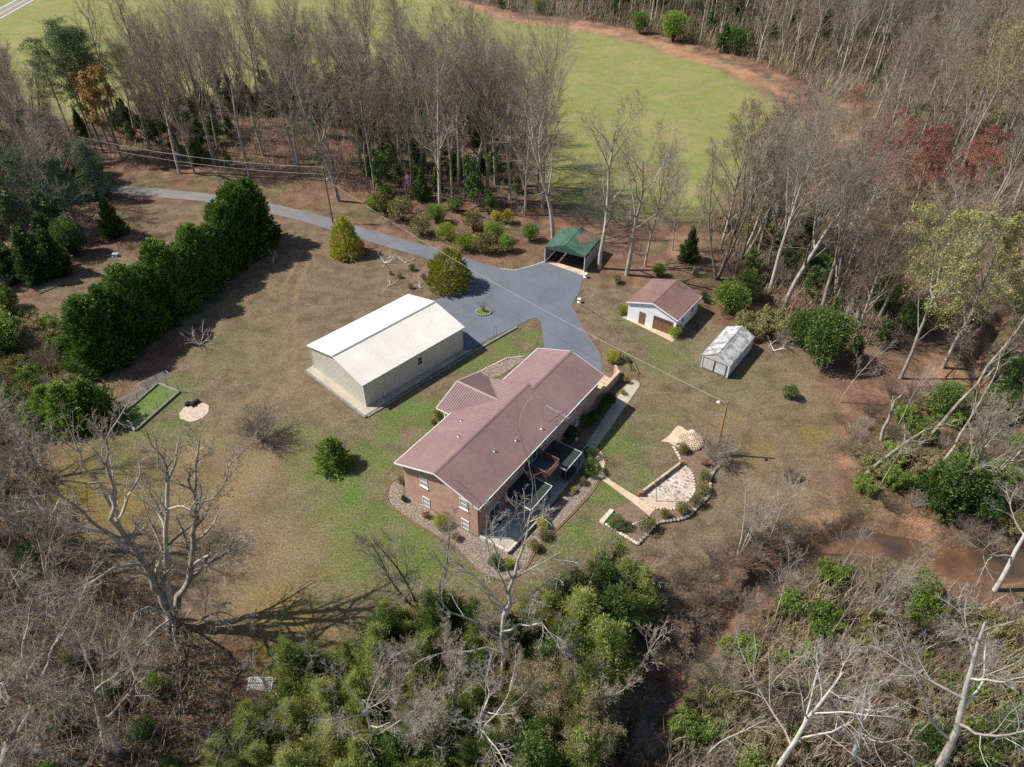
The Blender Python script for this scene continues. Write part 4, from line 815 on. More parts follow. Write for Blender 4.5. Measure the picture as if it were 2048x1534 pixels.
o = mb.build('lattice_panel', M['white']); o.location = P(516, 1386); o.scale = (.75, .75, .75); props(o, 'white wooden lattice panel lying between brush and bamboo', 'lattice')
mb = MB(); mb.box(-.8, .8, -.5, .5, .2, .75); mb.box(-.85, .85, -.55, .55, .75, .8); [mb.lathe([(.2, 0), (.2, .08)], (x, -.6, .2), 10) for x in (-.5, .5)]
o = mb.build('storage_box', simple('faded blue paint', (.35, .42, .5), None, 2, .6)); o.location = P(232, 512); o.scale = (.6, .6, .6); props(o, 'pale blue box standing on litter behind the hedge', 'box')

# ================================================================== vegetation generators
def unit(v): return v/(np.linalg.norm(v)+1e-9)
def tubes(polys, sides):
    """list of (points, radii) to one vertex and face array"""
    Vs = []; Fs = []; base = 0; groups = {}
    for p, r in polys: groups.setdefault(len(p), []).append((p, r))
    ang = np.arange(sides)*2*np.pi/sides; ca, sa = np.cos(ang), np.sin(ang)
    for n, lst in groups.items():
        Pt = np.array([p for p, _ in lst]); Rd = np.array([r for _, r in lst]); m = len(lst)
        d = Pt[:, -1]-Pt[:, 0]; d /= np.linalg.norm(d, axis=1, keepdims=True)+1e-9
        ref = np.where(np.abs(d[:, 2:3]) > .9, np.array([[1., 0, 0]]), np.array([[0, 0, 1.]])); u = np.cross(d, ref); u /= np.linalg.norm(u, axis=1, keepdims=True); v = np.cross(d, u)
        ring = u[:, None, None, :]*ca[None, None, :, None]+v[:, None, None, :]*sa[None, None, :, None]
        A = Pt[:, :, None, :]+ring*Rd[:, :, None, None]; Vs.append(A.reshape(-1, 3))
        i = np.arange(m)[:, None, None]*n*sides; j = np.arange(n-1)[None, :, None]*sides; k = np.arange(sides)[None, None, :]; k2 = (k+1) % sides
        a = base+i+j+k; b = base+i+j+k2; Fs.append(np.stack([a, b, b+sides, a+sides], -1).reshape(-1, 4)); base += m*n*sides
    return np.concatenate(Vs), np.concatenate(Fs)
def quads(rng, C, D, size, asp=.45, jit=.6, sj=.4):
    """leaf faces at C, long axis near D"""
    n = len(C); d = D+rng.normal(0, jit, (n, 3)); d /= np.linalg.norm(d, axis=1, keepdims=True)+1e-9
    q = np.cross(d, rng.normal(0, 1, (n, 3))); q /= np.linalg.norm(q, axis=1, keepdims=True)+1e-9
    s = size*(1+sj*rng.uniform(-1, 1, n))[:, None]; a = d*s*.5; b = q*s*asp*.5
    V = np.stack([C-a, C+b*1.0-a*.1, C+a, C-b-a*.1], 1).reshape(-1, 3); return V, np.arange(4*n).reshape(-1, 4)
class Cfg: pass
def cfg(**k):
    c = Cfg(); c.seg = [8, 6, 4, 3, 2]; c.wander = [.05, .1, .14, .15, .12]; c.trop = [.02, .07, .06, .04, .02]; c.nch = [9, 6, 6, 6]; c.t0 = [.42, .3, .25, .15]
    c.ang = [.75, .65, .6, .55]; c.ratio = [.5, .5, .55, .7]; c.rr = [.55, .5, .5, .5]; c.taper = [.25, .25, .3, .4, .5]; c.shape = .55; c.rmin = .0145; c.maxl = 4
    for a, b in k.items(): setattr(c, a, b)
    return c
def branch(rng, p, d, L, r, lv, out, c):
    n = c.seg[lv]; pts = [p]; dirs = []; q = p
    for i in range(n):
        d = d+rng.normal(0, c.wander[lv], 3); d[2] += c.trop[lv]; d = unit(d); q = q+d*(L/n); pts.append(q); dirs.append(d)
    rad = np.maximum(r*(1-(1-c.taper[lv])*np.linspace(0, 1, n+1)), c.rmin*[1, 1, .95, .7, .5][lv]); out[lv].append((np.array(pts), rad)); kids(rng, pts, dirs, rad, L, lv, out, c)
def kids(rng, pts, dirs, rad, L, lv, out, c):
    if lv >= c.maxl: return
    n = len(pts)-1; k = c.nch[lv]; az = rng.uniform(0, 6.28)
    for j in range(k):
        t = c.t0[lv]+(1-c.t0[lv])*(j+rng.uniform(.1, .9))/k; x = min(t*n, n-1e-3); i = int(x); f = x-i; p = pts[i]*(1-f)+pts[i+1]*f; d = dirs[i]; az += 2.4+rng.normal(0, .4)
        u = unit(np.cross(d, [.3, .1, 1.] if abs(d[2]) < .95 else [1., 0, 0])); v = np.cross(d, u); a = c.ang[lv]*rng.uniform(.6, 1.3)*(1.15-.45*t if lv == 0 else 1)
        cd = d*math.cos(a)+(u*math.cos(az)+v*math.sin(az))*math.sin(a)
        cl = L*c.ratio[lv]*rng.uniform(.7, 1.2)*((1-c.shape*(t-c.t0[lv])/(1-c.t0[lv]))); branch(rng, p, cd, cl, max(c.rmin*[1, 1, .9, .6, .5][lv+1], (rad[i]*(1-f)+rad[i+1]*f)*c.rr[lv]), lv+1, out, c)
def make_tree(seed, H, c, r0=None, bark='bark', twig='twig', name='bare_tree', foliage=None, fsize=.12, fn=3, limbs=None, parts=('trunk', 'crown'), r_twig=None, stems=1, lean=0):
    rng = np.random.RandomState(seed); out = [[] for _ in range(5)]; r0 = r0 or H*.013
    if limbs is None:
        for k in range(stems):
            a = rng.uniform(0, 6.28); dd = np.array([math.cos(a)*(lean if stems == 1 else .28), math.sin(a)*(lean if stems == 1 else .28), 1.]); branch(rng, np.array([.15*k, 0., -.3]), unit(dd), H*.86 if c.trop[0] >= 0 else H, r0*(1 if stems == 1 else .7), 0, out, c)
    else:
        for pts, ra, rb, lv in limbs:
            pts = [np.array(p, float) for p in pts]; fine = []
            for i in range(len(pts)-1):
                for k in range(2): fine.append(pts[i]+(pts[i+1]-pts[i])*k/2)
            fine.append(pts[-1]); fine = [fine[0]]+[p+rng.normal(0, .12, 3) for p in fine[1:-1]]+[fine[-1]]
            rad = np.linspace(ra, rb, len(fine)); dirs = [unit(fine[i+1]-fine[i]) for i in range(len(fine)-1)]; L = sum(np.linalg.norm(fine[i+1]-fine[i]) for i in range(len(fine)-1))
            out[0].append((np.array(fine), rad))
            if lv >= 0: kids(rng, fine, dirs, rad, L, lv, out, c)
            branch(rng, fine[-1], dirs[-1], L*.35, rb, min(lv+2, 3) if lv >= 0 else 3, out, c)
    V1, F1 = tubes(out[0]+out[1], 6); V2, F2 = tubes(out[2], 4); o = empty(name, (0, 0, 0))
    mesh_obj(parts[0], np.concatenate([V1, V2]), np.concatenate([F1, F2+len(V1)]), M[bark], o, smooth=True)
    tw = [q for l in out[3:] for q in l]
    if tw: V3, F3 = tubes(tw, 3); mesh_obj(parts[1], V3, F3, M[twig], o)
    if foliage:
        tips = np.array([p[-1] for p, _ in out[-1]]+[p[1] for p, _ in out[-1]]) if out[-1] else np.array([p[-1] for p, _ in out[3]])
        C = np.repeat(tips, fn, 0)+rng.normal(0, .22, (len(tips)*fn, 3)); Vf, Ff = quads(rng, C, np.zeros_like(C)+[0, 0, .3], fsize, .7, 1); mesh_obj('foliage', Vf, Ff, M[foliage], o)
    return o
def evergreen(seed, H, Rd, mat, name, n=700, per=26, spray=.9, leaf=.22, prof=None, upd=.7, bottom=.02, trunk=.12, tmat='bark_dark', irr=.15, part='foliage', asp=.4):
    """conifer or dense shrub: leaf sprays over an uneven envelope, with trunk inside"""
    rng = np.random.RandomState(seed); prof = prof or (lambda t: (1-t)**.75*min(1, (t+.06)*5)); ts = []; 
    while len(ts) < n:
        t = rng.uniform(bottom, 1); 
        if rng.rand() < prof(t)+.12: ts.append(t)
    ts = np.array(ts); az = rng.uniform(0, 6.283, n); lob = 1+irr*np.sin(az*3+ts*9+seed)+irr*.8*np.sin(az*5-ts*14+seed*2)
    pr = np.array([prof(t) for t in ts]); rr_ = Rd*pr*lob*np.where(rng.rand(n) < .3, rng.uniform(.45, .8, n), rng.uniform(.85, 1.08, n))
    c = np.stack([rr_*np.cos(az), rr_*np.sin(az), ts*H], 1); o_ = np.stack([np.cos(az), np.sin(az), np.full(n, upd)+.9*ts], 1); o_ /= np.linalg.norm(o_, axis=1, keepdims=True)
    s = rng.uniform(0, 1, (n, per)); C = c[:, None]-o_[:, None]*(s[..., None]*spray)+rng.normal(0, 1, (n, per, 3))*(.04+.22*s[..., None])*spray*.8
    Dv = np.repeat(o_[:, None], per, 1).reshape(-1, 3); C = C.reshape(-1, 3); C[:, 2] = np.maximum(C[:, 2], .02); Vq, Fq = quads(rng, C, Dv, leaf, asp, .45)
    e = empty(name, (0, 0, 0)); Vt, Ft = tubes([(np.array([[0, 0, -.3], [0.05, 0, H*.4], [0, .05, H*.93]]), np.array([trunk, trunk*.7, .02]))], 7)
    mesh_obj('trunk', Vt, Ft, M[tmat], e); mesh_obj(part, Vq, Fq, M[mat], e); return e
def blob(seed, H, Rd, mat, name, n=60, per=30, leaf=.12, lumps=6, part='foliage', tmat='bark_dark', asp=.6, low=.15):
    """broadleaf shrub or tree of several leafy lumps on stems"""
    rng = np.random.RandomState(seed); e = empty(name, (0, 0, 0)); Cs = []; Ds = []; st = []
    for k in range(lumps):
        a = k*2.4+seed; q = .55*math.sqrt(k/max(1, lumps)); c = np.array([Rd*q*math.cos(a), Rd*q*math.sin(a), H*(.45+.22*rng.rand()+.1*(1-q))]); rx = Rd*rng.uniform(.42, .62) if lumps > 1 else Rd; rz = min(c[2]-low*H*.5, H-c[2]*.9)*.9 if lumps > 1 else H*.5
        if lumps == 1: c = np.array([0, 0, H*.5])
        m = n*per//lumps; v = rng.normal(0, 1, (m, 3)); v /= np.linalg.norm(v, axis=1, keepdims=True); rad = rng.uniform(.72, 1.04, (m, 1))+.09*np.sin(v[:, :1]*7+seed)*np.cos(v[:, 1:2]*6+k)
        Cs.append(c+v*rad*[rx, rx, rz]); Ds.append(v+[0, 0, .3]); st.append((np.array([[0, 0, -.1], c*.5+[0, 0, -.05*H], c]), np.array([.03*H, .02*H, .01*H])+.01))
    C = np.concatenate(Cs); keep = C[:, 2] > .02; Vq, Fq = quads(rng, C[keep], np.concatenate(Ds)[keep], leaf, asp, .7); Vt, Ft = tubes(st, 5)
    mesh_obj('stems', Vt, Ft, M[tmat], e); mesh_obj(part, Vq, Fq, M[mat], e); return e
def pine(seed, H, mat='pine', name='pine_tree', nb=26, t0=.5, spread=.2, per=60, bark='bark'):
    rng = np.random.RandomState(seed); e = empty(name, (0, 0, 0)); tr = np.array([[0, 0, -.3], [.1, 0, H*.3], [-.1, .15, H*.65], [0, 0, H*.98]]); pol = [(tr, np.array([.011, .009, .006, .002])*H)]; C = []; D = []
    for k in range(nb):
        t = t0+(1-t0)*(k+rng.rand())/nb; a = k*2.4+rng.normal(0, .3); L = H*spread*(1-.75*((t-t0)/(1-t0))**1.5)*rng.uniform(.7, 1.15); p = np.array([0, 0, t*H]); d = np.array([math.cos(a), math.sin(a), .15+.5*(t-t0)]); pts = [p]
        for i in range(3): d = unit(d+rng.normal(0, .12, 3)+[0, 0, .08]); pts.append(pts[-1]+d*L/3)
        pol.append((np.array(pts), np.linspace(.02+.002*H*(1-t)*2, .012, 4)))
        for i, q in enumerate(pts[1:]):
            for s_ in range(3):
                c = q+rng.normal(0, .16*L+.12, 3)*[1, 1, .35]; C.append(c+rng.normal(0, 1, (per//2, 3))*[.42, .42, .2]); D.append(np.tile([d[0]*.6, d[1]*.6, .6], (per//2, 1)))
    Vt, Ft = tubes(pol, 6); mesh_obj('trunk', Vt, Ft, M[bark], e, smooth=True); C = np.concatenate(C); Vq, Fq = quads(rng, C, np.concatenate(D), .36, .22, .7); mesh_obj('needles', Vq, Fq, M[mat], e); return e
def twiggy(seed, H, Rd, mat='twig', name='bare_shrub', stems=14, foliage=None, fn=2, fsize=.09, n2=6, n3=5):
    c = cfg(seg=[5, 4, 3, 2, 2], nch=[n2, n3, 4, 0], t0=[.15, .15, .15, .1], ang=[.5, .55, .6, .6], ratio=[.55, .55, .5, .5], maxl=3, rmin=.0075, wander=[.1, .15, .2, .2, .2], trop=[.03, .03, .02, 0, 0])
    rng = np.random.RandomState(seed); out = [[] for _ in range(5)]
    for k in range(stems):
        a = k*2.4; el = rng.uniform(.15, 1)**.7; d = unit(np.array([math.cos(a)*Rd*el, math.sin(a)*Rd*el, H*(1.05-.5*el)])); branch(rng, np.array([.1*math.cos(a), .1*math.sin(a), -.05]), d, math.hypot(Rd*el, H*(1.05-.5*el))*.85, .016+.003*H, 0, out, c)
    e = empty(name, (0, 0, 0)); V1, F1 = tubes(out[0]+out[1], 4); V2, F2 = tubes(out[2]+out[3], 3); mesh_obj('branches', np.concatenate([V1, V2]), np.concatenate([F1, F2+len(V1)]), M[mat], e)
    if foliage: tips = np.array([p[-1] for p, _ in out[3]+out[2]]); C = np.repeat(tips, fn, 0)+rng.normal(0, .12, (len(tips)*fn, 3)); Vf, Ff = quads(rng, C, C*0+[0, 0, .4], fsize, .6, 1); mesh_obj('leaves', Vf, Ff, M[foliage], e)
    return e
# ================================================================== prototypes
PROTO = []
def reg(o): PROTO.append(o); return o
TALL = [reg(make_tree(10+i, 24, cfg(nch=[[16, 13, 19, 12, 15, 17][i], 8, 6, 4], t0=[[.2, .35, .15, .42, .25, .3][i], .2, .15, .1], ang=[[.7, .5, .8, .55, .62, .75][i], .5, .5, .5], ratio=[[.46, .5, .4, .56, .48, .44][i], .5, .55, .8], shape=[.5, .35, .5, .25, .5, .5][i], wander=[.035, .08, .11, .11, .1], trop=[.02, .05, .05, .03, .01], seg=[9, 6, 4, 3, 2]), twig='twig' if i % 2 else 'twig_red', r0=[.30, .26, .22, .34, .28, .24][i])) for i in range(6)]
EVT = [reg(make_tree(90+i, [9, 7, 11][i], cfg(nch=[16, 7, 5, 0], t0=[.12, .2, .15, .1], ang=[.9, .7, .7, .7], ratio=[.36, .5, .5, .5], maxl=3, trop=[.02, .02, 0, 0, 0]), r0=.12, bark='bark_dark', twig='bark_dark', foliage=['evergreen', 'evergreen', 'pine'][i], fsize=.34, fn=4, name='evergreen_tree')) for i in range(3)]
MULTI = [reg(make_tree(40+i, 22, cfg(nch=[9, 7, 6, 6], t0=[.3, .25, .2, .15], ang=[.45, .55, .65, .7], ratio=[.38, .5, .5, .55]), stems=3)) for i in range(2)]
BIG = [reg(make_tree(50+i, 27, cfg(nch=[10, 9, 8, 7], t0=[.3, .3, .25, .15], ang=[.7, .65, .7, .75], ratio=[.62, .52, .5, .5], seg=[8, 7, 5, 3, 2], wander=[.07, .13, .17, .18, .15], trop=[.03, .1, .05, .03, .02]), r0=.42)) for i in range(3)]
THIN = [reg(make_tree(60+i, 14, cfg(nch=[10, 6, 5, 0], t0=[.35, .2, .2, .1], ang=[.6, .6, .7, .7], ratio=[.38, .5, .5, .5], maxl=3, wander=[.05, .12, .2, .25, .3]), name='bare_sapling', r0=.09)) for i in range(3)]
TANB = [reg(make_tree(70+i, 22, cfg(nch=[9, 6, 6, 5], t0=[.4, .25, .2, .15]), foliage='tan_bud', fsize=.16, fn=2, name='budding_tree', twig='twig_red')) for i in range(2)]
REDB = [reg(make_tree(74+i, 19, cfg(nch=[9, 6, 6, 5], t0=[.35, .25, .2, .15]), foliage='red_bud', fsize=.2, fn=2, name='red_budding_tree', twig='twig_red')) for i in range(2)]
ORAN = reg(make_tree(78, 17, cfg(nch=[9, 6, 6, 5], t0=[.3, .25, .2, .15], ang=[.6]*4), foliage='orange_bud', fsize=.26, fn=4, name='orange_budding_tree'))
SPRG = [reg(make_tree(80+i, 23, cfg(nch=[9, 7, 6, 6], t0=[.28, .3, .2, .15], ang=[.65, .6, .7, .7], ratio=[.55, .5, .5, .5]), foliage='spring', fsize=.21, fn=2, name='leafing_tree', bark='bark', twig='twig_white', r0=.28)) for i in range(2)]
PINK = reg(make_tree(84, 5, cfg(nch=[8, 5, 4, 0], maxl=3, t0=[.3]*4), foliage='pink_bud', fsize=.14, fn=2, name='redbud_tree', r0=.06))
CYP = [reg(evergreen(100+i, 12, 4.3, 'cypress', 'cypress_tree', n=1500, per=24, spray=1.15, leaf=.36, prof=lambda t: (1-t)**.38*min(1, (t+.15)*4), irr=.12, asp=.34)) for i in range(3)]
GOLD = [reg(evergreen(110+i, [7.8, 7.0][i], [3.5, 3.7][i], 'gold_cypress', 'golden_cypress', n=1000, per=24, spray=.7, leaf=.24, prof=[lambda t: (1-t)**.5*min(1, (t+.25)*3), lambda t: (1-t*t)**.55*min(1, (t+.3)*2.6)][i], irr=.07, asp=.4)) for i in range(2)]
CEDAR = [reg(evergreen(120+i, 8, 2.6, 'evergreen', 'evergreen_tree', n=700, per=20, spray=1.0, leaf=.34, prof=lambda t: (1-t)**.8*min(1, (t+.1)*4), irr=.2, asp=.4)) for i in range(3)]
HOLLY = [reg(blob(130+i, 7, 3.4, 'evergreen', 'holly_tree', n=300, per=36, leaf=.26, lumps=9)) for i in range(2)]
BRIGHT = [reg(blob(134+i, 5, 2.8, 'bright_green', 'green_shrub', n=240, per=34, leaf=.22, lumps=9)) for i in range(2)]
BRCED = reg(evergreen(128, 4.6, 2.5, 'bright_green', 'young_cedar', n=520, per=22, spray=.9, leaf=.26, upd=.5, irr=.14, asp=.35, prof=lambda t: (1-t)**.5*min(1, (t+.2)*4)))
PINE = [reg(pine(140+i, 22, nb=26, t0=.5+.08*i)) for i in range(2)]
BPINE = reg(pine(145, 15, 'blue_pine', 'white_pine', nb=34, t0=.12, spread=.3, per=90))
BAMB = [reg(evergreen(150+i, 9, 2.5, ['bamboo', 'bamboo', 'evergreen', 'bamboo'][i], 'bamboo_clump', n=1500, per=12, spray=2.0, leaf=.3, asp=.22, upd=.5+.3*i, irr=.45, prof=lambda t: (1-t)**.42*min(1, (t+.25)*2), trunk=.05)) for i in range(4)]
BALL = reg(blob(160, 1.8, 1.0, 'boxwood', 'round_shrub', n=60, per=60, leaf=.10, lumps=1)); OLIV = reg(blob(161, 1.7, 1.05, 'olive', 'olive_shrub', n=50, per=50, leaf=.11, lumps=5)); LIME = reg(blob(162, 2.2, 1.5, 'lime', 'lime_shrub', n=60, per=60, leaf=.13, lumps=6))
YELL = reg(blob(163, 1.6, .9, 'yellow', 'yellow_shrub', n=40, per=50, leaf=.12, lumps=4)); GBALL = reg(blob(164, 2.2, 1.2, 'gold_cypress', 'golden_shrub', n=70, per=60, leaf=.13, lumps=1)); RUST = reg(blob(165, 1.1, .7, 'rust', 'rusty_shrub', n=30, per=40, leaf=.1, lumps=3)); DBALL = reg(blob(166, 2.0, 1.3, 'evergreen', 'dark_shrub', n=60, per=60, leaf=.13, lumps=4))
BRSH = [reg(twiggy(170+i, 3.2, 2.6, ['twig', 'twig_red', 'bark_dark'][i], stems=16)) for i in range(3)]
BRSHG = [reg(twiggy(175+i, 3.0, 2.6, 'twig_red', name='budding_shrub', foliage=['bright_green', 'olive', 'tan_bud'][i], fn=3, fsize=.16)) for i in range(3)]
BIGBUSH = reg(twiggy(180, 4.6, 3.3, 'twig', name='bare_bush', stems=30, n2=8, n3=6)); PURP = reg(twiggy(181, 2.0, 1.5, 'twig_red', name='purple_bare_bush', stems=24, n2=7, n3=5))
WSYC = [reg(make_tree(190+i, 24, cfg(nch=[8, 7, 6, 6], t0=[.25, .3, .25, .15], ang=[.75, .7, .7, .7], ratio=[.55, .5, .5, .5], seg=[8, 7, 5, 3, 2], wander=[.06, .13, .17, .18, .15], trop=[.02, .05, .03, .02, 0]), bark='bark_white', twig='twig_white', name='sycamore', r0=.36)) for i in range(2)]

# ================================================================== planting
RG = np.random.RandomState(77)
def ground_at(px, py):
    z = 0.0
    for _ in range(6): p = P(px, py, z); z = .5*z+.5*gz(p[0], p[1])
    return np.array([p[0], p[1], z-.02])
def place(proto, px, py, sc=1.0, label=None, group=None, rz=None, tilt=(0, 0)):
    p = ground_at(px, py); return copy_tree(proto, p, RG.uniform(0, 6.28) if rz is None else rz, sc, None, label, group, tilt)
ORD = ['first', 'second', 'third', 'fourth', 'fifth', 'sixth', 'seventh', 'eighth', 'ninth', 'tenth', 'eleventh', 'twelfth', 'thirteenth', 'fourteenth', 'fifteenth', 'sixteenth']
def autolabel(objs, what, where, per=9, cat='tree'):
    """every plant of a wood gets its row (counted from the front) and its place in that row"""
    objs = sorted(objs, key=lambda o: -pix(o.location)[1])
    for r_ in range(0, len(objs), per):
        row = sorted(objs[r_:r_+per], key=lambda o: pix(o.location)[0])
        for i, o in enumerate(row):
            s = f'{what}, {ORD[i]} from left in {ORD[min(r_//per, 14)]} row of {where}' if len(objs) > per else (f'{what}, {ORD[i]} from left {where}' if len(row) > 1 else f'{what} {where}')
            o['label'] = s; o['category'] = cat; o['group'] = f'{what.split(" ", 1)[-1]}s in {where}'
def scatter(polypx, n, mind, protos, scr, seed, avoid=None, wts=None, skip=None, hole=None):
    hw = None if hole is None else np.array([p[:2] for p in PP(hole)])
    r = np.random.RandomState(seed); w = np.array([p[:2] for p in PP(polypx)]); lo, hi = w.min(0), w.max(0); got = []; objs = []; tries = 0
    while len(got) < n and tries < n*60:
        tries += 1; q = r.uniform(lo, hi)
        if poly_sd(np.array([q[0]]), np.array([q[1]]), w)[0] < 0: continue
        if any((q[0]-g_[0])**2+(q[1]-g_[1])**2 < mind**2 for g_ in got): continue
        if avoid is not None and any((q[0]-g_[0])**2+(q[1]-g_[1])**2 < (mind*.7)**2 for g_ in avoid): continue
        if hw is not None and poly_sd(np.array([q[0]]), np.array([q[1]]), hw)[0] > 0 and r.rand() < .9: continue
        z = gz(q[0], q[1])
        if z < -1.3 and skip != 'no': continue
        got.append(q); pr = protos[r.choice(len(protos), p=wts)]; s = r.uniform(*scr); sh = r.uniform(.9, 1.12)
        objs.append(copy_tree(pr, (q[0], q[1], z-.05), r.uniform(0, 6.28), (s, s, s*sh), None, tilt=(r.normal(0, .03), r.normal(0, .03))))
    return objs
# --- cypress hedge
n_h = 11; A_ = P(560, 488); B_ = P(232, 752); dirh = unit(B_-A_); nrm = np.array([dirh[1], -dirh[0], 0]); nrm = nrm if nrm[0] < 0 else -nrm
hs = [1.04, 1.1, .98, .78, .92, .8, 1.02, .84, 1.0, .9, .94]; hw_ = [1, 1.05, .95, .86, .98, .88, 1.04, .9, 1.0, .92, 1.02]
for i in range(n_h):
    c = A_+(B_-A_)*(i+.35)/(n_h-.2)+nrm*3.6; copy_tree(CYP[i % 3], (c[0], c[1], -.05), i*1.7, (hw_[i], hw_[i], hs[i]), None, f'dark green cypress, {ORD[i]} from the driveway end of the tall hedge', 'cypress trees of the hedge')['category'] = 'hedge tree'
for (px, py, s_, lab) in ((694, 508, 1.0, 'golden cypress with a pointed leaning tip beside the utility pole'), (899, 572, 1.08, 'golden rounded cypress between the asphalt yard and the metal building')): place(GOLD[0] if s_ == 1 else GOLD[1], px, py, s_*.93, lab)['category'] = 'tree'
# --- hand placed shrubs
def shrubs(lst, cat='shrub'):
    for proto, px, py, s_, lab in lst: place(proto, px, py, s_, lab)['category'] = cat
shrubs([(BALL, 1180, 914, .85, 'clipped round green shrub where garden path meets sidewalk, the smaller of the pair'), (BALL, 1183, 946, 1.1, 'clipped round green shrub at the path bend, the larger of the pair'), (YELL, 1180, 925, .5, 'small yellow shrub squeezed between the two clipped round shrubs'),
 (BALL, 1231, 1053, .95, 'clipped round green shrub beside the long pale stone slab'), (OLIV, 1293, 1060, 1.15, 'large olive round shrub at the front corner of the planting bed'), (OLIV, 1329, 1034, .7, 'sparse grey shrub below the oval stone patio'), (OLIV, 1364, 1027, .95, 'olive round shrub at the foot of the oval stone patio'), (OLIV, 1392, 1010, .9, 'olive round shrub right of the lower oval patio'), (OLIV, 1405, 986, .95, 'olive round shrub right of the upper oval patio'), (OLIV, 1406, 958, .85, 'olive shrub between oval patio and the big bare shrub'), (OLIV, 1364, 905, .8, 'yellowish shrub at the foot of the tan stone dome'), (DBALL, 1256, 1058, .45, 'little dark shrub right of the clipped shrub by the stone slab'), (RUST, 1408, 932, 1.0, 'rusty low shrub left of the big bare shrub'),
 (DBALL, 1577, 795, .95, 'dark glossy round holly standing alone on the right lawn'), (LIME, 883, 1052, .68, 'bright yellow green round shrub in gravel before the brick gable'), (RUST, 853, 1036, .8, 'small rusty shrub left of the yellow green shrub in gravel'), (RUST, 911, 1079, .9, 'small rusty shrub right of the yellow green shrub in gravel'), (DBALL, 809, 1002, .38, 'tiny dark shrub in the gravel near the left gable corner'), (OLIV, 803, 965, .55, 'small grey shrub tucked by the left corner of the brick gable'), (YELL, 1082, 1054, .95, 'bright yellow flowering shrub beside the patio wall'), (DBALL, 992, 1131, .75, 'dark green round shrub in the gravel below the patio corner'), (LIME, 1017, 1132, .5, 'narrow bright green shrub at the foot of the patio corner'), (OLIV, 1067, 1100, .8, 'olive shrub in the bed right of the patio corner'), (OLIV, 1085, 1075, .8, 'brown shrub below the yellow flowering shrub'), (YELL, 1146, 985, .5, 'small yellow shrub in the brick edged bed by the sidewalk'), (OLIV, 1165, 968, .6, 'small olive shrub in the brick edged bed near the round pair'),
 (DBALL, 1181, 850, 1.0, 'dark round shrub halfway along the shaded house bed'), (DBALL, 1216, 812, 1.0, 'dark round shrub in the shaded bed nearest the retaining wall'), (DBALL, 1203, 828, .7, 'small dark shrub between the two round shrubs of the shaded bed'), (DBALL, 1140, 882, 1.05, 'dark round shrub beside the white statue by the house wall'), (GBALL, 1224, 722, .85, 'golden cone shaped shrub at the top of the garden steps'), (DBALL, 1256, 724, .4, 'tiny teal shrub on the mulched slope by the dark rail'), (RUST, 1251, 766, .9, 'orange rusty shrub at the far end of the sidewalk bed'), (LIME, 1245, 788, .35, 'small green plant below the orange shrub by the sidewalk'),
 (OLIV, 879, 838, .85, 'grey green shrub by the porch post of the brick house'), (RUST, 867, 850, .8, 'rusty shrub on the gravel left of the porch'), (LIME, 1245, 628, .72, 'bright green shrub at the left corner of the garage'), (LIME, 1348, 672, .85, 'bright green shrub at the right corner of the garage door'), (BRIGHT[0], 1316, 552, .45, 'leafy green shrub right behind the garage roof'), (OLIV, 1232, 566, .95, 'olive shrub under the thick trunk behind the garage'), (DBALL, 1409, 604, .8, 'dark shrub at the back corner of the garage'),
 (OLIV, 825, 541, .7, 'olive shrub in the stony bed nearest the second golden cypress top'), (OLIV, 799, 556, .55, 'small shrub in the middle of the stony bed'), (OLIV, 781, 549, .45, 'very small shrub left in the stony bed'), (OLIV, 821, 577, .6, 'small shrub at the lower edge of the stony bed'), (RUST, 734, 510, 1.0, 'brown low shrub at the foot of the pointed golden cypress'), (RUST, 846, 560, 1.0, 'reddish shrub left of the rounded golden cypress')])
shrubs([(LIME, 748, 418, 1.3, 'yellow tinged shrub at the left end of the shrub border above the lane'), (OLIV, 768, 424, 2.17, 'olive shrub second in the border above the lane'), (OLIV, 806, 441, 2.75, 'wide olive shrub in the border left of the brown shrubs'), (OLIV, 845, 470, 2.32, 'brownish shrub nearest the lane in the upper border'), (BRIGHT[1], 874, 446, 0.72, 'mid green shrub behind the brownish shrub of the border'), (LIME, 894, 478, 1.38, 'lime green shrub, left one beside the asphalt lane'), (LIME, 931, 500, 1.45, 'lime green shrub, middle one beside the asphalt lane'), (OLIV, 970, 504, 2.17, 'olive shrub right of the lime shrubs by the lane'), (BRIGHT[0], 989, 483, 0.72, 'fresh green shrub behind the olive shrub by the lane'), (OLIV, 948, 462, 2.32, 'grey green shrub in the middle of the upper border'), (BRIGHT[1], 1012, 503, 0.61, 'spreading green shrub before the carport drive'), (BRIGHT[0], 1060, 481, 0.61, 'round green shrub just left of the carport'), (YELL, 994, 446, 1.45, 'yellow flowering shrub, larger one in the border under the trees'), (YELL, 1015, 447, 1.59, 'yellow flowering shrub, smaller one in the border under the trees'), (DBALL, 912, 424, 1.45, 'dark shrub at a tree foot above the border'), (DBALL, 776, 398, 1.45, 'dark shrub uphill of the border beside the redbud')])
place(PINK, 818, 398, 1.0, 'small redbud tree with pink blossom at the wood edge')['category'] = 'tree'
place(BIGBUSH, 1427, 918, 1.0, 'big bare grey bush wrapped round the foot of the light pole')['category'] = 'bush'
place(PURP, 1581, 956, 1.0, 'low purplish bare bush alone on the right lawn')['category'] = 'bush'
place(BIGBUSH, 527, 880, (1.05, 1.05, 1.25), 'bare grey many stemmed small tree on the left lawn')['category'] = 'tree'
place(BRCED, 668, 930, 1.0, 'bright green young cedar standing alone on the lawn left of the house')['category'] = 'tree'
place(THIN[0], 1312, 1003, .62, 'thin upright sapling at the left side of the oval stone patio')['category'] = 'tree'
place(THIN[1], 1366, 963, .25, 'tiny bare sapling at the right side of the oval stone patio')['category'] = 'tree'
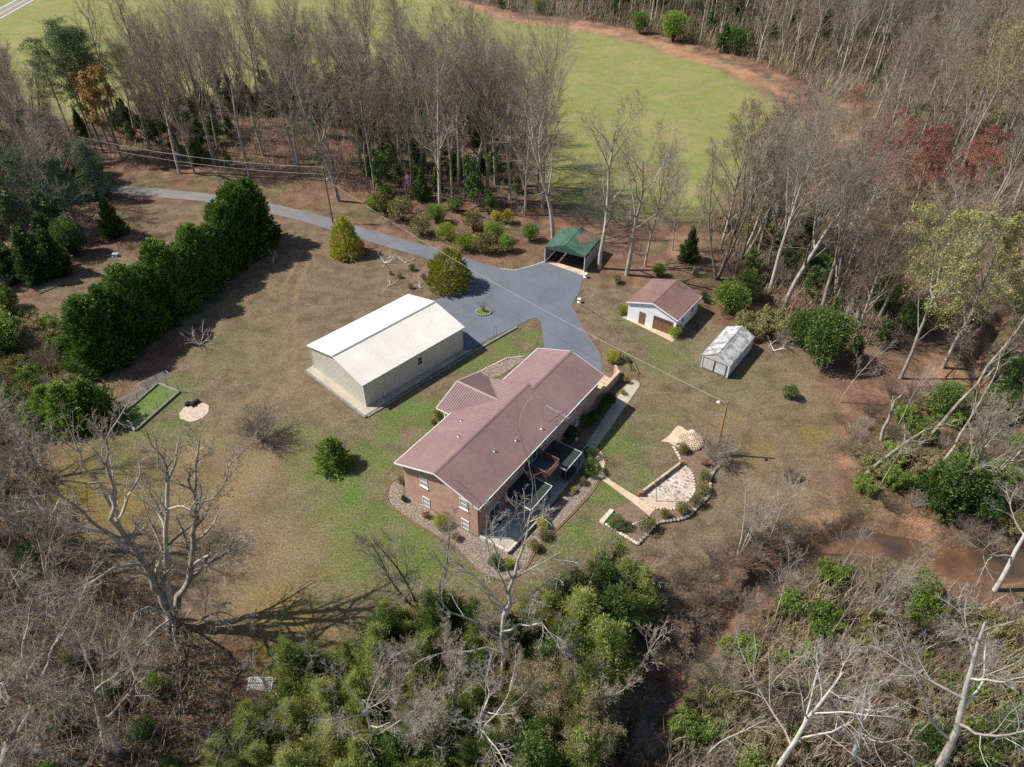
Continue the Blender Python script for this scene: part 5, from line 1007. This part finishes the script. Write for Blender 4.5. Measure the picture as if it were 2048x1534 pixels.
for px, py, s_, lab in ((1212, 640, .28, 'bare sapling high on the mulched slope by the driveway'), (1228, 680, .32, 'bare sapling midway down the mulched slope'), (185, 500, .55, 'pale bare little tree before the dark evergreens behind the hedge')): place(THIN[2], px, py, s_, lab)['category'] = 'tree'
# --- woods behind the driveway: front trees where the photo has them
front = [(310, 330), (360, 347), (390, 348), (430, 330), (500, 354), (597, 347), (677, 402), (722, 334), (750, 381), (800, 340), (850, 330), (880, 420), (906, 400), (954, 392), (991, 369), (1020, 400), (1050, 430), (1085, 415)]
sp = [place(pr, px, py, s_, lab) for px, py, s_, pr, lab in ((192, 300, 1.1, PINE[0], 'tall pine, leftmost of four dark trunks before the field'), (207, 306, 1.22, PINE[1], 'tall pine, second of four dark trunks before the field'), (222, 303, 1.12, PINE[0], 'tall pine, third of four dark trunks before the field'), (240, 306, 1.15, PINE[1], 'tall pine, rightmost of four dark trunks before the field'), (160, 318, 1.1, PINE[0], 'tall pine standing left of the four dark trunks'), (245, 318, 1.1, ORAN, 'tree with orange buds between the pines at the lane entrance'))]
for o in sp: o['category'] = 'tree'
fr = [copy_tree((TALL+BIG[:1])[i % 7], ground_at(px, py), i*1.1, 1.05+.25*((i*37) % 10)/10) for i, (px, py) in enumerate(front)]
for i, o in enumerate(sorted(fr, key=lambda o: pix(o.location)[0])): o['label'] = f'tall bare tree, {["first","second","third","fourth","fifth","sixth","seventh","eighth","ninth","tenth"][i%10]} from the {"lane entrance" if i<10 else "middle, carport side"}, along the lane'; o['category'] = 'tree'; o['group'] = 'front trees along the lane'
xy = [tuple(o.location[:2]) for o in fr]+[(o.location[0]+a, o.location[1]+b) for o in sp for a in (-4, 0, 4) for b in (-6, 0, 4)]
for k, (pr, px, py, s_, lab) in enumerate([(BIG[0], 1106, 475, .98, 'large bare tree rising directly left of the green carport'), (BIG[1], 1199, 537, 1.0, 'large bare tree touching the right side of the green carport'), (BIG[2], 1253, 550, .98, 'large leaning bare tree between carport and garage'), (TALL[1], 1290, 533, .85, 'slim dark bare tree just right of the leaning tree behind the garage'), (MULTI[0], 1432, 560, 1.15, 'many stemmed bare tree behind the right corner of the garage'), (MULTI[1], 1480, 520, 1.1, 'many stemmed bare tree in the wood right behind the plywood board'), (BIG[0], 1567, 618, 1.0, 'thick dark trunked bare tree above the green holly'), (TALL[3], 1538, 585, 1.1, 'tall bare tree left of the thick dark trunk')]):
    o = place(pr, px, py, s_, lab); o['category'] = 'tree'; xy.append(tuple(o.location[:2]))
HOLE = [(470, 262), (540, 245), (650, 250), (700, 300), (690, 350), (500, 345), (450, 320)]
WOOD_A = [(130, 300), (280, 335), (600, 345), (700, 392), (900, 410), (1070, 440), (1040, 340), (985, 250), (900, 205), (800, 190), (640, 165), (480, 200), (300, 215), (180, 235)]
wa = scatter(WOOD_A, 50, 5.4, TALL+MULTI[:1], (.8, 1.2), 1, xy, hole=HOLE); autolabel(wa, 'bare tree', 'the wood behind the lane', 12)
wt = scatter([(560, 180), (620, 330), (1000, 400), (1060, 420), (980, 250), (800, 200)], 45, 3, THIN, (.8, 1.4), 2, xy, hole=HOLE); autolabel(wt, 'thin bare sapling', 'the lane wood', 10)
we = scatter(WOOD_A, 115, 3.0, EVT+EVT+EVT+CEDAR, (.5, 1.15), 3, xy, hole=HOLE); autolabel(we, 'dark evergreen tree', 'the wood behind the lane', 10)
for px, py, s_, pr, lab in ((300, 290, .95, PINE[1], 'pine behind the orange budding tree'), (735, 300, 1.0, PINE[0], 'pine standing in the middle of the lane wood'), (860, 290, .98, PINE[1], 'pine near the carport end of the lane wood'), (610, 250, .9, PINE[1], 'pine deep in the lane wood')): place(pr, px, py, s_, lab)['category'] = 'tree'
for px, py, lab in ((330, 300, 'hazy green budding tree right of the orange one'), (360, 310, 'hazy green budding tree beside two pale trunks at the lane')): place(TANB[0], px, py, .7, lab)['category'] = 'tree'
# --- field edge right of the lane wood
for k, (px, py, lab) in enumerate([(1030, 330, 'wide crowned bare tree alone at the field side of the lane wood'), (1075, 385, 'bare tree just behind the tree left of the carport'), (1010, 285, 'bare tree farthest right at the back of the lane wood'), (1345, 500, 'small bare tree at the field edge behind the garage')]):
    o = place(TALL[[0, 4, 2, 5][k]], px, py, [1.0, .95, .9, .6][k], lab); o['category'] = 'tree'; xy.append(tuple(o.location[:2]))
fe = scatter([(1080, 420), (1210, 470), (1420, 500), (1440, 440), (1300, 440), (1180, 440)], 8, 6, THIN+BRSH[:1], (.7, 1.1), 5, xy); autolabel(fe, 'small bare plant', 'the field edge behind the carport', 10)
# --- right woods
WOOD_B = [(1440, 540), (1500, 590), (1590, 640), (1700, 690), (1800, 700), (1900, 640), (2080, 560), (2200, 480), (2200, 200), (1950, 190), (1760, 220), (1700, 290), (1600, 330), (1500, 400), (1440, 460)]
wr = scatter([(1600, 430), (1700, 500), (1900, 490), (1930, 410), (1700, 370)], 8, 6, REDB, (.75, .95), 7); autolabel(wr, 'red budding tree', 'in the right wood', 10)
wr2 = scatter([(1560, 380), (1700, 350), (1690, 260), (1560, 300)], 3, 5, REDB, (.55, .7), 17); autolabel(wr2, 'small red budding tree', 'at the clay corner of the field', 10)
xy += [(o.location[0]+a, o.location[1]+b) for o in wr+wr2 for a in (-5, 0, 4) for b in (-18, -14, -9, -4, 0, 4)]
wb_ = scatter(WOOD_B, 100, 6.0, TALL+MULTI+TANB, (.9, 1.2), 6, xy, [.11]*6+[.07, .07, .1, .1]); autolabel(wb_, 'bare tree', 'the right hand wood', 12)
ws = scatter(WOOD_B, 34, 5, THIN, (.7, 1.2), 8, xy); autolabel(ws, 'thin bare sapling', 'the right hand wood', 10)
wx = scatter(WOOD_B, 60, 4.5, BRSH+BRSHG, (.9, 1.6), 9, xy); autolabel(wx, 'bare twiggy shrub', 'the right wood floor', 10, 'shrub')
wg = scatter([(1450, 560), (1560, 640), (1700, 720), (2048, 660), (2100, 520), (1700, 500), (1500, 480)], 34, 5, EVT+EVT+HOLLY, (.4, .85), 10, xy); autolabel(wg, 'dark evergreen', 'the right wood undergrowth', 9)
for pr, px, py, s_, lab in ((HOLLY[0], 1640, 726, 1.15, 'big dark holly right of the shed at the lawn edge'), (HOLLY[1], 1600, 690, .8, 'dark holly behind the big one above the shed'), (BRIGHT[0], 1455, 628, 1.05, 'bright green leafy tree right of the garage'), (BRSHG[1], 1500, 670, 1.3, 'olive bare brush directly behind the shed'), (BRSHG[1], 1540, 660, 1.3, 'olive bare brush between shed and big holly'), (BRSH[0], 1560, 690, 1.0, 'grey bare brush at the foot of the big holly'), (CEDAR[0], 1376, 520, .8, 'dark evergreen behind the plywood board'), (HOLLY[1], 1490, 600, .7, 'dark green tree behind the bright green one')): place(pr, px, py, s_, lab)['category'] = 'tree'
# --- far woods beyond the field
WOOD_C = [(905, -4), (1024, 24), (1180, 44), (1310, 70), (1420, 100), (1500, 122), (1580, 158), (1680, 205), (1950, 190), (2150, 190), (2150, 5), (1700, -22), (905, -22)]
wc = scatter(WOOD_C, 96, 6, TALL+TANB, (.9, 1.2), 11, None, [.13]*6+[.11, .11]); autolabel(wc, 'bare tree', 'the far wood beyond the field', 13)
wcg = scatter(WOOD_C, 100, 4.5, EVT+CEDAR[:1]+PINE, (.6, 1.3), 12, None, [.25, .25, .2, .1, .1, .1]); autolabel(wcg, 'dark evergreen', 'the far wood', 12)
for pr, px, py, s_, lab in ((BRIGHT[0], 1345, 82, 1.7, 'bright evergreen shrub at the far clay edge of the field'), (HOLLY[0], 1278, 66, .9, 'round dark shrub left of the bright one at the far field edge'), (HOLLY[1], 1470, 108, 1.1, 'spreading dark shrub at the far right field corner'), (BRIGHT[1], 1080, 28, 1.1, 'small green shrub at the far left field edge')): place(pr, px, py, s_, lab)['category'] = 'shrub'
# --- left wood
for pr, px, py, s_, lab in ((BPINE, 165, 470, .92, 'bluish white pine overhanging the lane entrance'), (BPINE, 205, 400, .75, 'bluish white pine at the bend of the lane'), (CEDAR[0], 232, 470, 1.0, 'dark cedar at the lane side of the left evergreens'), (CEDAR[1], 75, 560, 1.15, 'dark cedar left of the old board pile'), (CEDAR[2], 120, 545, 1.1, 'dark cedar directly above the old board pile'), (HOLLY[0], 150, 510, .9, 'broad dark evergreen behind the pale little tree'), (CEDAR[0], 30, 560, .9, 'dark cedar near the picture edge above the litter'), (HOLLY[1], 20, 620, .6, 'low dark evergreen at the left edge of the litter ground'), (CEDAR[1], 190, 350, .9, 'dark cedar beside the lane before the pines'), (CEDAR[2], 110, 400, 1.1, 'dark cedar among bare trees in the left wood')): place(pr, px, py, s_, lab)['category'] = 'tree'
wl = scatter([(-80, 260), (100, 250), (180, 340), (150, 440), (60, 520), (-100, 560)], 34, 4.5, TALL+MULTI[:1], (.7, 1.0), 14)
wlg = scatter([(-80, 330), (140, 300), (210, 350), (190, 480), (80, 560), (-80, 600)], 40, 3.4, EVT+EVT+CEDAR+HOLLY[:1]+[BPINE], (.6, 1.2), 44); autolabel(wlg, 'evergreen tree', 'the left wood by the lane', 12); autolabel(wl, 'bare tree', 'the left wood by the lane', 10)
wl2 = scatter([(-60, 470), (60, 480), (60, 560), (-60, 600)], 5, 5, BRSH, (.8, 1.3), 15); autolabel(wl2, 'bare shrub', 'in the left litter ground', 9, 'shrub')
# --- bright conifers and brush below the hedge
for pr, px, py, s_, lab in ((BRCED, 195, 842, 1.5, 'bright green young conifer by the wire mesh panel'), (BRCED, 150, 850, 1.5, 'bright green young conifer second left of the wire panel'), (BRCED, 112, 838, 1.2, 'bright green young conifer third left of the wire panel'), (BRCED, 78, 868, .8, 'small bright conifer near the brush')):
    place(pr, px, py, s_, lab)['category'] = 'tree'
wm = scatter([(-80, 640), (120, 650), (160, 760), (130, 850), (-60, 900), (-120, 760)], 34, 3.0, BRSHG+BRSH[:1]+BRIGHT[:1], (.7, 1.3), 16, None, [.3, .25, .1, .2, .15]); autolabel(wm, 'green tinged brush', 'the thicket below the hedge', 9, 'shrub')
# --- lower left wood
wn = scatter([(-150, 860), (60, 880), (110, 1000), (230, 1150), (420, 1270), (480, 1330), (470, 1480), (560, 1600), (-200, 1700), (-300, 1200)], 55, 2.6, [BRSH[1], BRSH[2], BRSH[2], BRSHG[1]], (.4, .8), 18); autolabel(wn, 'bare brown brush', 'the lower left thicket', 12, 'shrub')  # dark bark brush dominates: heavy shade under the limbs is put into its colour
wn2 = scatter([(-100, 900), (80, 960), (200, 1180), (300, 1400), (300, 1560), (-200, 1600)], 15, 4.5, BIG, (.5, .8), 19); autolabel(wn2, 'bare grey tree', 'in the lower left wood', 10)
wn3 = scatter([(-60, 960), (60, 960), (110, 1080), (60, 1200), (-80, 1200)], 5, 4, HOLLY+CEDAR[:1], (.4, .65), 21); autolabel(wn3, 'dark evergreen shrub', 'in the shade of the lower left trees', 9, 'shrub')
wn4 = scatter([(120, 1320), (330, 1380), (450, 1480), (420, 1600), (60, 1560)], 8, 3.5, HOLLY+BRIGHT, (.25, .45), 22); autolabel(wn4, 'low green shrub', 'on the litter of the lower left wood', 9, 'shrub')
# --- bamboo
BPOLY = [(520, 1420), (640, 1345), (740, 1290), (860, 1230), (960, 1250), (1000, 1260), (1090, 1200), (1150, 1190), (1230, 1150), (1300, 1180), (1270, 1260), (1230, 1330), (1200, 1440), (1180, 1600), (1150, 1720), (450, 1750), (440, 1560)]
wq = scatter(BPOLY, 150, 1.5, BAMB, (.42, .85), 23, skip='no'); autolabel(wq, 'leafy bamboo clump', 'the bamboo thicket', 12, 'bamboo')
wq2 = scatter([(1120, 1240), (1240, 1200), (1215, 1330), (1185, 1450), (1150, 1600), (1060, 1600)], 16, 2.4, BAMB, (.85, 1.15), 33, skip='no'); autolabel(wq2, 'tall bamboo clump', 'the creek side of the thicket', 9, 'bamboo')
wq3 = scatter([(1050, 1360), (1190, 1330), (1180, 1560), (1000, 1560)], 6, 3, TANB+MULTI, (.38, .5), 34, skip='no'); autolabel(wq3, 'bare budding tree', 'between bamboo and creek', 9)
wq4 = scatter(BPOLY, 34, 3, THIN+MULTI[:1], (.4, .8), 36, skip='no'); autolabel(wq4, 'slender bare tree', 'the bamboo thicket', 12)
wv3 = scatter([(1330, 1320), (1400, 1250), (1480, 1180), (1560, 1130), (1700, 1110), (1800, 1150), (1600, 1190), (1500, 1260), (1420, 1350), (1350, 1440), (1270, 1560), (1220, 1530)], 40, 1.5, BRSH, (.5, .85), 37, skip='no'); autolabel(wv3, 'bare leaning brush', 'the far creek bank', 10, 'shrub')
# --- creek banks and lower right
wv = scatter([(1300, 1180), (1420, 1110), (1540, 1060), (1660, 1050), (1700, 1010), (1640, 1085), (1540, 1135), (1440, 1200), (1360, 1290), (1290, 1360), (1240, 1330)], 48, 1.3, [BRSH[1], BRSH[2]], (.5, .85), 24, skip='no'); autolabel(wv, 'dark bare brush', 'the near creek bank', 9, 'shrub')
LR = [(1480, 1300), (1560, 1200), (1680, 1140), (1800, 1180), (2048, 1230), (2200, 1300), (2200, 1700), (1250, 1750), (1320, 1500)]
wy = scatter(LR, 150, 1.6, BRSH+BRSHG, (.5, 1.0), 25, None, [.25, .2, .2, .15, .1, .1]); autolabel(wy, 'tangled brush', 'the lower right bank', 15, 'shrub')
wy2 = scatter(LR, 14, 4.5, THIN, (.7, 1.0), 26); autolabel(wy2, 'slender bare tree', 'the lower right bank', 9)
wz = scatter([(1690, 860), (1800, 770), (1960, 760), (2100, 700), (2200, 900), (2200, 1100), (1950, 1090), (1840, 1060), (1720, 1010), (1690, 940)], 70, 2.3, BRSH+BRSHG+HOLLY[:1], (.6, 1.1), 27, None, [.2, .2, .2, .15, .1, .05, .1]); autolabel(wz, 'tangled brush', 'the bank right of the lawn', 10, 'shrub')
wz2 = scatter([(1640, 720), (1800, 760), (2048, 640), (2150, 700), (2150, 1060), (1950, 1060), (1750, 980), (1690, 860)], 12, 6, THIN+MULTI[:1], (.7, .9), 28); autolabel(wz2, 'bare tree', 'on the bank right of the lawn', 12)
for pr, px, py, s_, lab in ((CEDAR[0], 1885, 1020, .95, 'bluish green hemlock on the creek bank beyond the lawn'), (CEDAR[1], 1850, 990, .7, 'smaller dark hemlock left of the bluish one'), (HOLLY[1], 1990, 830, .8, 'dark evergreen by the far creek bend'), (HOLLY[0], 1880, 830, .7, 'dark evergreen between leaning trunks on the right bank'), (BRIGHT[0], 1830, 1190, .65, 'bright green bush on the lower creek bank'), (BRIGHT[1], 1610, 1330, .5, 'bright green bush under sycamores lower right'), (HOLLY[0], 1850, 1500, .5, 'dark green bush beneath the thick white sycamore'), (HOLLY[1], 2010, 1480, .6, 'dark green bush at the lower right corner')): place(pr, px, py, s_, lab)['category'] = 'shrub'
for pr, px, py, s_, lab in ((SPRG[0], 1800, 757, 1.0, 'pale trunked tree with young yellow green leaves right of the lawn'), (SPRG[1], 1885, 735, 1.05, 'pale tree with young leaves leaning over the creek'), (SPRG[0], 2010, 760, .9, 'pale tree with young leaves at the right edge above the creek'), (TALL[2], 1905, 700, .9, 'bare tree by the creek behind the leafing trees'), (WSYC[0], 1865, 1560, 1.0, 'thick white sycamore trunk rising from the lower right corner'), (WSYC[1], 1550, 1545, .72, 'white sycamore rising at the bottom edge right of the creek'), (WSYC[0], 1700, 1530, .62, 'white sycamore between two others in the lower right wood'), (WSYC[1], 1990, 1180, .8, 'white sycamore at the creek on the far right'), (MULTI[0], 1735, 1240, .6, 'tan twin stemmed bare tree on the lower creek bank'), (THIN[0], 1411, 1517, .95, 'slim pale tree leaning over the dark creek'), (THIN[1], 1270, 1365, .8, 'slim bare tree over the creek beside the bamboo'), (MULTI[1], 1475, 1110, .5, 'many stemmed bare birch at the near creek edge of the lawn'), (THIN[2], 1540, 1080, .9, 'slim bare birch at the creek edge of the lawn'), (THIN[0], 1290, 1110, .5, 'small white stemmed birch below the planting bed'), (WSYC[1], 755, 1505, .62, 'small dead white tree in the bamboo, lower left one'), (WSYC[0], 962, 1510, .7, 'pale tree with radiating limbs in the bamboo at the bottom'), (TANB[1], 1085, 1480, .55, 'bare tree with tan buds at the bottom beside the dark creek'), (THIN[2], 1235, 1230, .6, 'thin green stemmed sapling in the bamboo near the lawn')): place(pr, px, py, s_, lab)['category'] = 'tree'
# leaning and fallen trunks on the right bank
for i, (pl_, r_, lab) in enumerate((([(1709, 967, 0), (1760, 925, 1.5), (1818, 885, 3), (1850, 860, 4)], .4, 'thick grey trunk leaning low over brush right of the lawn'), ([(1834, 893, 0), (1880, 845, 3), (1955, 768, 8), (2005, 700, 12), (2060, 620, 16)], .35, 'long leaning grey trunk crossing the far creek'), ([(1885, 925, 0), (1925, 870, 3), (1945, 830, 6), (1985, 760, 10)], .25, 'slim leaning trunk behind the bluish hemlock'), ([(1762, 880, 0), (1775, 840, 3), (1790, 800, 6)], .35, 'broken upright trunk on the right bank'))):
    base = P(*pl_[0][:2]); pts = [P(x, y, z)-base for x, y, z in pl_]; o = make_tree(300+i, 10, cfg(nch=[5, 5, 5, 5], t0=[.4, .2, .2, .1], ratio=[.35, .5, .5, .5]), name='leaning_tree', limbs=[(pts, r_*.7, r_*.3, 0)]); o.location = (base[0], base[1], gz(base[0], base[1])); props(o, lab, 'tree', 'leaning trees on the right bank')
# --- the large tree at lower left, limb by limb
def guided(name, bx, by, limbs, seed, bark, twig, lab, c=None, zb=0):
    base = P(bx, by, zb); L = []
    for pts, ra, rb, lv, off in limbs:
        L.append(([near_axis(x, y, base, off*k/(len(pts)-1))-base if (x, y) != (bx, by) else np.array([0, 0, -.2]) for k, (x, y) in enumerate(pts)], ra, rb, lv))
    o = make_tree(seed, 20, c or cfg(nch=[8, 7, 6, 5], t0=[.25, .2, .2, .1], ang=[.7, .7, .7, .8], ratio=[.42, .52, .52, .5], trop=[0, .05, .04, .02, 0], wander=[.1, .15, .18, .18, .15]), name=name, limbs=L, bark=bark, twig=twig)
    o.location = base; props(o, lab, 'tree'); return o
guided('bare_tree', 345, 1262, [([(345, 1262), (343, 1233)], .6, .52, -1, 0), ([(343, 1233), (328, 1200), (313, 1175), (293, 1128), (265, 1095), (248, 1070)], .42, .26, 0, 0), ([(248, 1070), (225, 1035), (222, 993), (218, 960), (215, 900), (222, 860)], .22, .06, 0, -2), ([(232, 1045), (250, 1010), (270, 970), (278, 920)], .14, .05, 1, 2), ([(265, 1095), (215, 1066), (150, 1051), (100, 1035), (40, 1013)], .24, .08, 0, 3), ([(220, 1010), (185, 955), (155, 910), (140, 860)], .14, .05, 1, -3), ([(215, 1066), (160, 1020), (115, 985), (85, 940), (50, 900)], .16, .05, 0, 0),
 ([(343, 1233), (358, 1195), (372, 1165), (380, 1138), (390, 1090), (393, 1040), (393, 1006)], .36, .2, 0, 0), ([(393, 1006), (393, 960), (395, 900), (400, 870)], .17, .05, 0, 1), ([(393, 1020), (425, 998), (450, 970), (462, 930), (486, 905)], .15, .05, 0, 3), ([(343, 1233), (332, 1160), (330, 1110), (330, 1060), (330, 1018), (336, 960)], .3, .14, 0, 0), ([(336, 960), (318, 930), (310, 880)], .11, .04, 1, -2), ([(336, 960), (350, 900), (358, 870)], .12, .04, 1, 2), ([(330, 1025), (352, 1016), (380, 1018), (398, 990)], .12, .05, 1, -3),
 ([(380, 1138), (420, 1128), (460, 1105), (480, 1085)], .16, .05, 0, -4), ([(345, 1240), (400, 1240), (440, 1225), (500, 1245)], .16, .05, 0, -6), ([(343, 1233), (300, 1215), (270, 1230), (250, 1280), (262, 1330)], .16, .05, 0, -6), ([(345, 1240), (352, 1290), (358, 1340), (360, 1395)], .15, .05, 0, -7), ([(340, 1240), (395, 1300), (430, 1340), (470, 1370)], .14, .04, 0, -7), ([(293, 1128), (230, 1140), (150, 1180), (90, 1190)], .17, .05, 0, -4), ([(345, 1235), (290, 1290), (250, 1350), (200, 1385)], .13, .04, 1, -7)], 401, 'bark', 'twig', 'huge spreading bare tree with many grey limbs at the lower left lawn corner')
guided('bare_tree', -20, 1640, [([(-20, 1640), (0, 1560), (20, 1480)], .45, .35, 0, 0), ([(20, 1480), (-10, 1400), (0, 1345), (55, 1390), (120, 1430), (190, 1470)], .22, .06, 0, -3), ([(20, 1480), (60, 1420), (52, 1340), (45, 1290), (60, 1220)], .2, .05, 0, 0), ([(60, 1420), (95, 1330), (110, 1290), (140, 1250), (165, 1190)], .16, .05, 0, 1), ([(20, 1480), (80, 1500), (150, 1530)], .2, .1, 0, -3), ([(52, 1340), (90, 1370), (130, 1420)], .13, .04, 0, -3)], 402, 'bark', 'twig', 'bare pale tree reaching up from the lower left corner')
guided('sycamore', 1003, 1395, [([(1003, 1395), (1003, 1320), (1008, 1225), (1020, 1180), (1038, 1120), (1050, 1070), (1062, 1020)], .24, .04, 0, 0), ([(1008, 1225), (985, 1200), (965, 1170), (935, 1140), (910, 1120)], .085, .03, 0, 1), ([(1004, 1280), (960, 1250), (900, 1225), (870, 1195), (815, 1180)], .1, .03, 0, 1), ([(1003, 1262), (1040, 1252), (1085, 1250), (1110, 1275), (1125, 1300)], .11, .03, 0, -1), ([(1012, 1215), (1060, 1190), (1100, 1165), (1125, 1130)], .07, .025, 0, 0), ([(1003, 1305), (940, 1300), (860, 1312)], .12, .03, 0, 0), ([(1025, 1160), (1000, 1120), (975, 1060), (962, 1010)], .06, .02, 0, 0), ([(1045, 1090), (1075, 1050), (1095, 1030)], .05, .02, 1, 1)], 403, 'bark_white', 'twig_white', 'tall white barked leafless sycamore before the patio corner of the house', cfg(nch=[6, 5, 4, 3], t0=[.3, .25, .2, .1], ang=[.6, .6, .6, .6], ratio=[.3, .5, .5, .7], trop=[0, .05, .04, .02, 0], wander=[.1, .13, .16, .16, .14]))
# --- undergrowth nobody could count
def litter_stems(polys, n, seed, hmax, name, mat):
    r = np.random.RandomState(seed); P0 = []
    for poly, share in polys:
        w = np.array([p[:2] for p in PP(poly)]); lo, hi = w.min(0), w.max(0); q = r.uniform(lo, hi, (int(n*share*3), 2)); q = q[poly_sd(q[:, 0], q[:, 1], w) > 0][:int(n*share)]; P0.append(q)
    q = np.concatenate(P0); m = len(q); z = GZ[np.clip(np.searchsorted(GX, q[:, 0])-1, 0, len(GX)-1), np.clip(np.searchsorted(GY, q[:, 1])-1, 0, len(GY)-1)]; h = r.uniform(.2, 1, m)**2*hmax+.2; a = r.uniform(0, 6.28, m); t_ = r.uniform(.1, .9, m); base = np.stack([q[:, 0], q[:, 1], z-.05], 1)
    tip = base+np.stack([np.cos(a)*t_*h, np.sin(a)*t_*h, h], 1); mid = (base+tip)/2+r.normal(0, .12, (m, 3)); sid = np.stack([-np.sin(a), np.cos(a), np.zeros(m)], 1)*.014*(1+h[:, None]); up_ = np.array([0, 0, .014])
    V = np.stack([base-sid, base+sid, mid+sid*.8, mid-sid*.8+up_, tip], 1).reshape(-1, 3); i = np.arange(m)*5; F4 = np.stack([i, i+1, i+2, i+3], 1); F3 = np.stack([i+3, i+2, i+4], 1)
    props(mesh_obj(name, V, [F4, F3], M[mat]), kind='stuff')
litter_stems([(WOOD_A, .1), (WOOD_B, .35), (WOOD_C, .15), (LR, .12), ([(-150, 860), (60, 880), (230, 1150), (480, 1330), (470, 1480), (560, 1600), (-200, 1700), (-300, 1200)], .1)], 170000, 31, 2.6, 'undergrowth', 'twig_red')
litter_stems([(LR, .5), ([(1690, 860), (1960, 760), (2200, 700), (2200, 1100), (1950, 1090), (1720, 1010)], .2), ([(-80, 640), (120, 650), (160, 760), (130, 850), (-60, 900)], .15), (WOOD_B, .15)], 50000, 32, 1.3, 'green_undergrowth', 'olive')
def leaf_mass(poly, n, seed, zmax, name, mat, size):
    r = np.random.RandomState(seed); w = np.array([p[:2] for p in PP(poly)]); lo, hi = w.min(0), w.max(0); q = r.uniform(lo, hi, (n*3, 2)); q = q[poly_sd(q[:, 0], q[:, 1], w) > 0][:n]; z = GZ[np.clip(np.searchsorted(GX, q[:, 0])-1, 0, len(GX)-1), np.clip(np.searchsorted(GY, q[:, 1])-1, 0, len(GY)-1)]
    h = zmax*(.25+vnoise(q[:, 0], q[:, 1], 1.6, seed))*r.uniform(.3, 1, len(q))**.5; C = np.stack([q[:, 0], q[:, 1], z+h], 1); Vq, Fq = quads(r, C, np.zeros_like(C)+[0, 0, .5], size, .35, .8); props(mesh_obj(name, Vq, Fq, M[mat]), kind='stuff')
leaf_mass([(-150, 860), (60, 880), (110, 1000), (230, 1150), (420, 1270), (480, 1330), (470, 1480), (560, 1600), (-200, 1700), (-300, 1200)], 45000, 64, .7, 'ivy_cover', 'evergreen', .16)
litter_stems([(WOOD_C, 1)], 60000, 35, 5.5, 'far_undergrowth', 'twig_red')
leaf_mass(WOOD_C, 60000, 65, 3.2, 'far_evergreen_cover', 'evergreen', .5)
leaf_mass(WOOD_B, 40000, 66, 1.8, 'wood_floor_leaves', 'olive', .3)
leaf_mass(BPOLY, 90000, 61, 2.6, 'bamboo_leaves', 'bamboo', .26)
leaf_mass([(-80, 640), (120, 650), (160, 760), (130, 850), (-60, 900), (-120, 760)], 26000, 62, 1.5, 'thicket_leaves', 'olive', .2)
leaf_mass(LR, 30000, 63, 1.2, 'bank_leaves', 'olive', .16)
# far wood beyond the first rows: one mass
rf_ = np.random.RandomState(55); src = []
for q in (TALL[0], TALL[3]):
    a_ = [c for c in q.children if 'trunk' in c.name][0]; b2 = [c for c in q.children if 'crown' in c.name][0]; vs = []; fs = []; off = 0
    for ob, keep in ((a_, 1.0), (b2, .16)):
        me = ob.data; v_ = np.empty(len(me.vertices)*3, np.float32); me.vertices.foreach_get('co', v_); f_ = np.empty(len(me.loops), np.int32); me.loops.foreach_get('vertex_index', f_); f_ = f_.reshape(-1, 4)
        if keep < 1: f_ = f_[(np.arange(len(f_))//12) % 5 == 0]
        vs.append(v_.reshape(-1, 3)); fs.append(f_+off); off += len(vs[-1])
    v_ = np.concatenate(vs); f_ = np.concatenate(fs); u_, inv = np.unique(f_.ravel(), return_inverse=True); src.append((v_[u_], inv.reshape(-1, 4)))
w_ = np.array([p[:2] for p in PP([(1320, 60), (1500, 100), (1640, 170), (1760, 190), (2150, 180), (2200, -20), (1500, -50), (880, -50), (900, -18), (1100, 5)])]); lo, hi = w_.min(0), w_.max(0); VV = []; FF = []; off = 0; k = 0
while k < 260:
    q = rf_.uniform(lo, hi)
    if poly_sd(np.array([q[0]]), np.array([q[1]]), w_)[0] < 0: continue
    v_, f_ = src[k % 2]; a = rf_.uniform(0, 6.28); s_ = rf_.uniform(.85, 1.15); ca, sa = math.cos(a)*s_, math.sin(a)*s_
    VV.append(np.stack([v_[:, 0]*ca-v_[:, 1]*sa+q[0], v_[:, 0]*sa+v_[:, 1]*ca+q[1], v_[:, 2]*s_], 1)); FF.append(f_+off); off += len(v_); k += 1
props(mesh_obj('far_off_woods', np.concatenate(VV), np.concatenate(FF), M['twig']), kind='stuff')
for o in PROTO:
    for ch in list(o.children): bpy.data.objects.remove(ch, do_unlink=True)
    bpy.data.objects.remove(o, do_unlink=True)
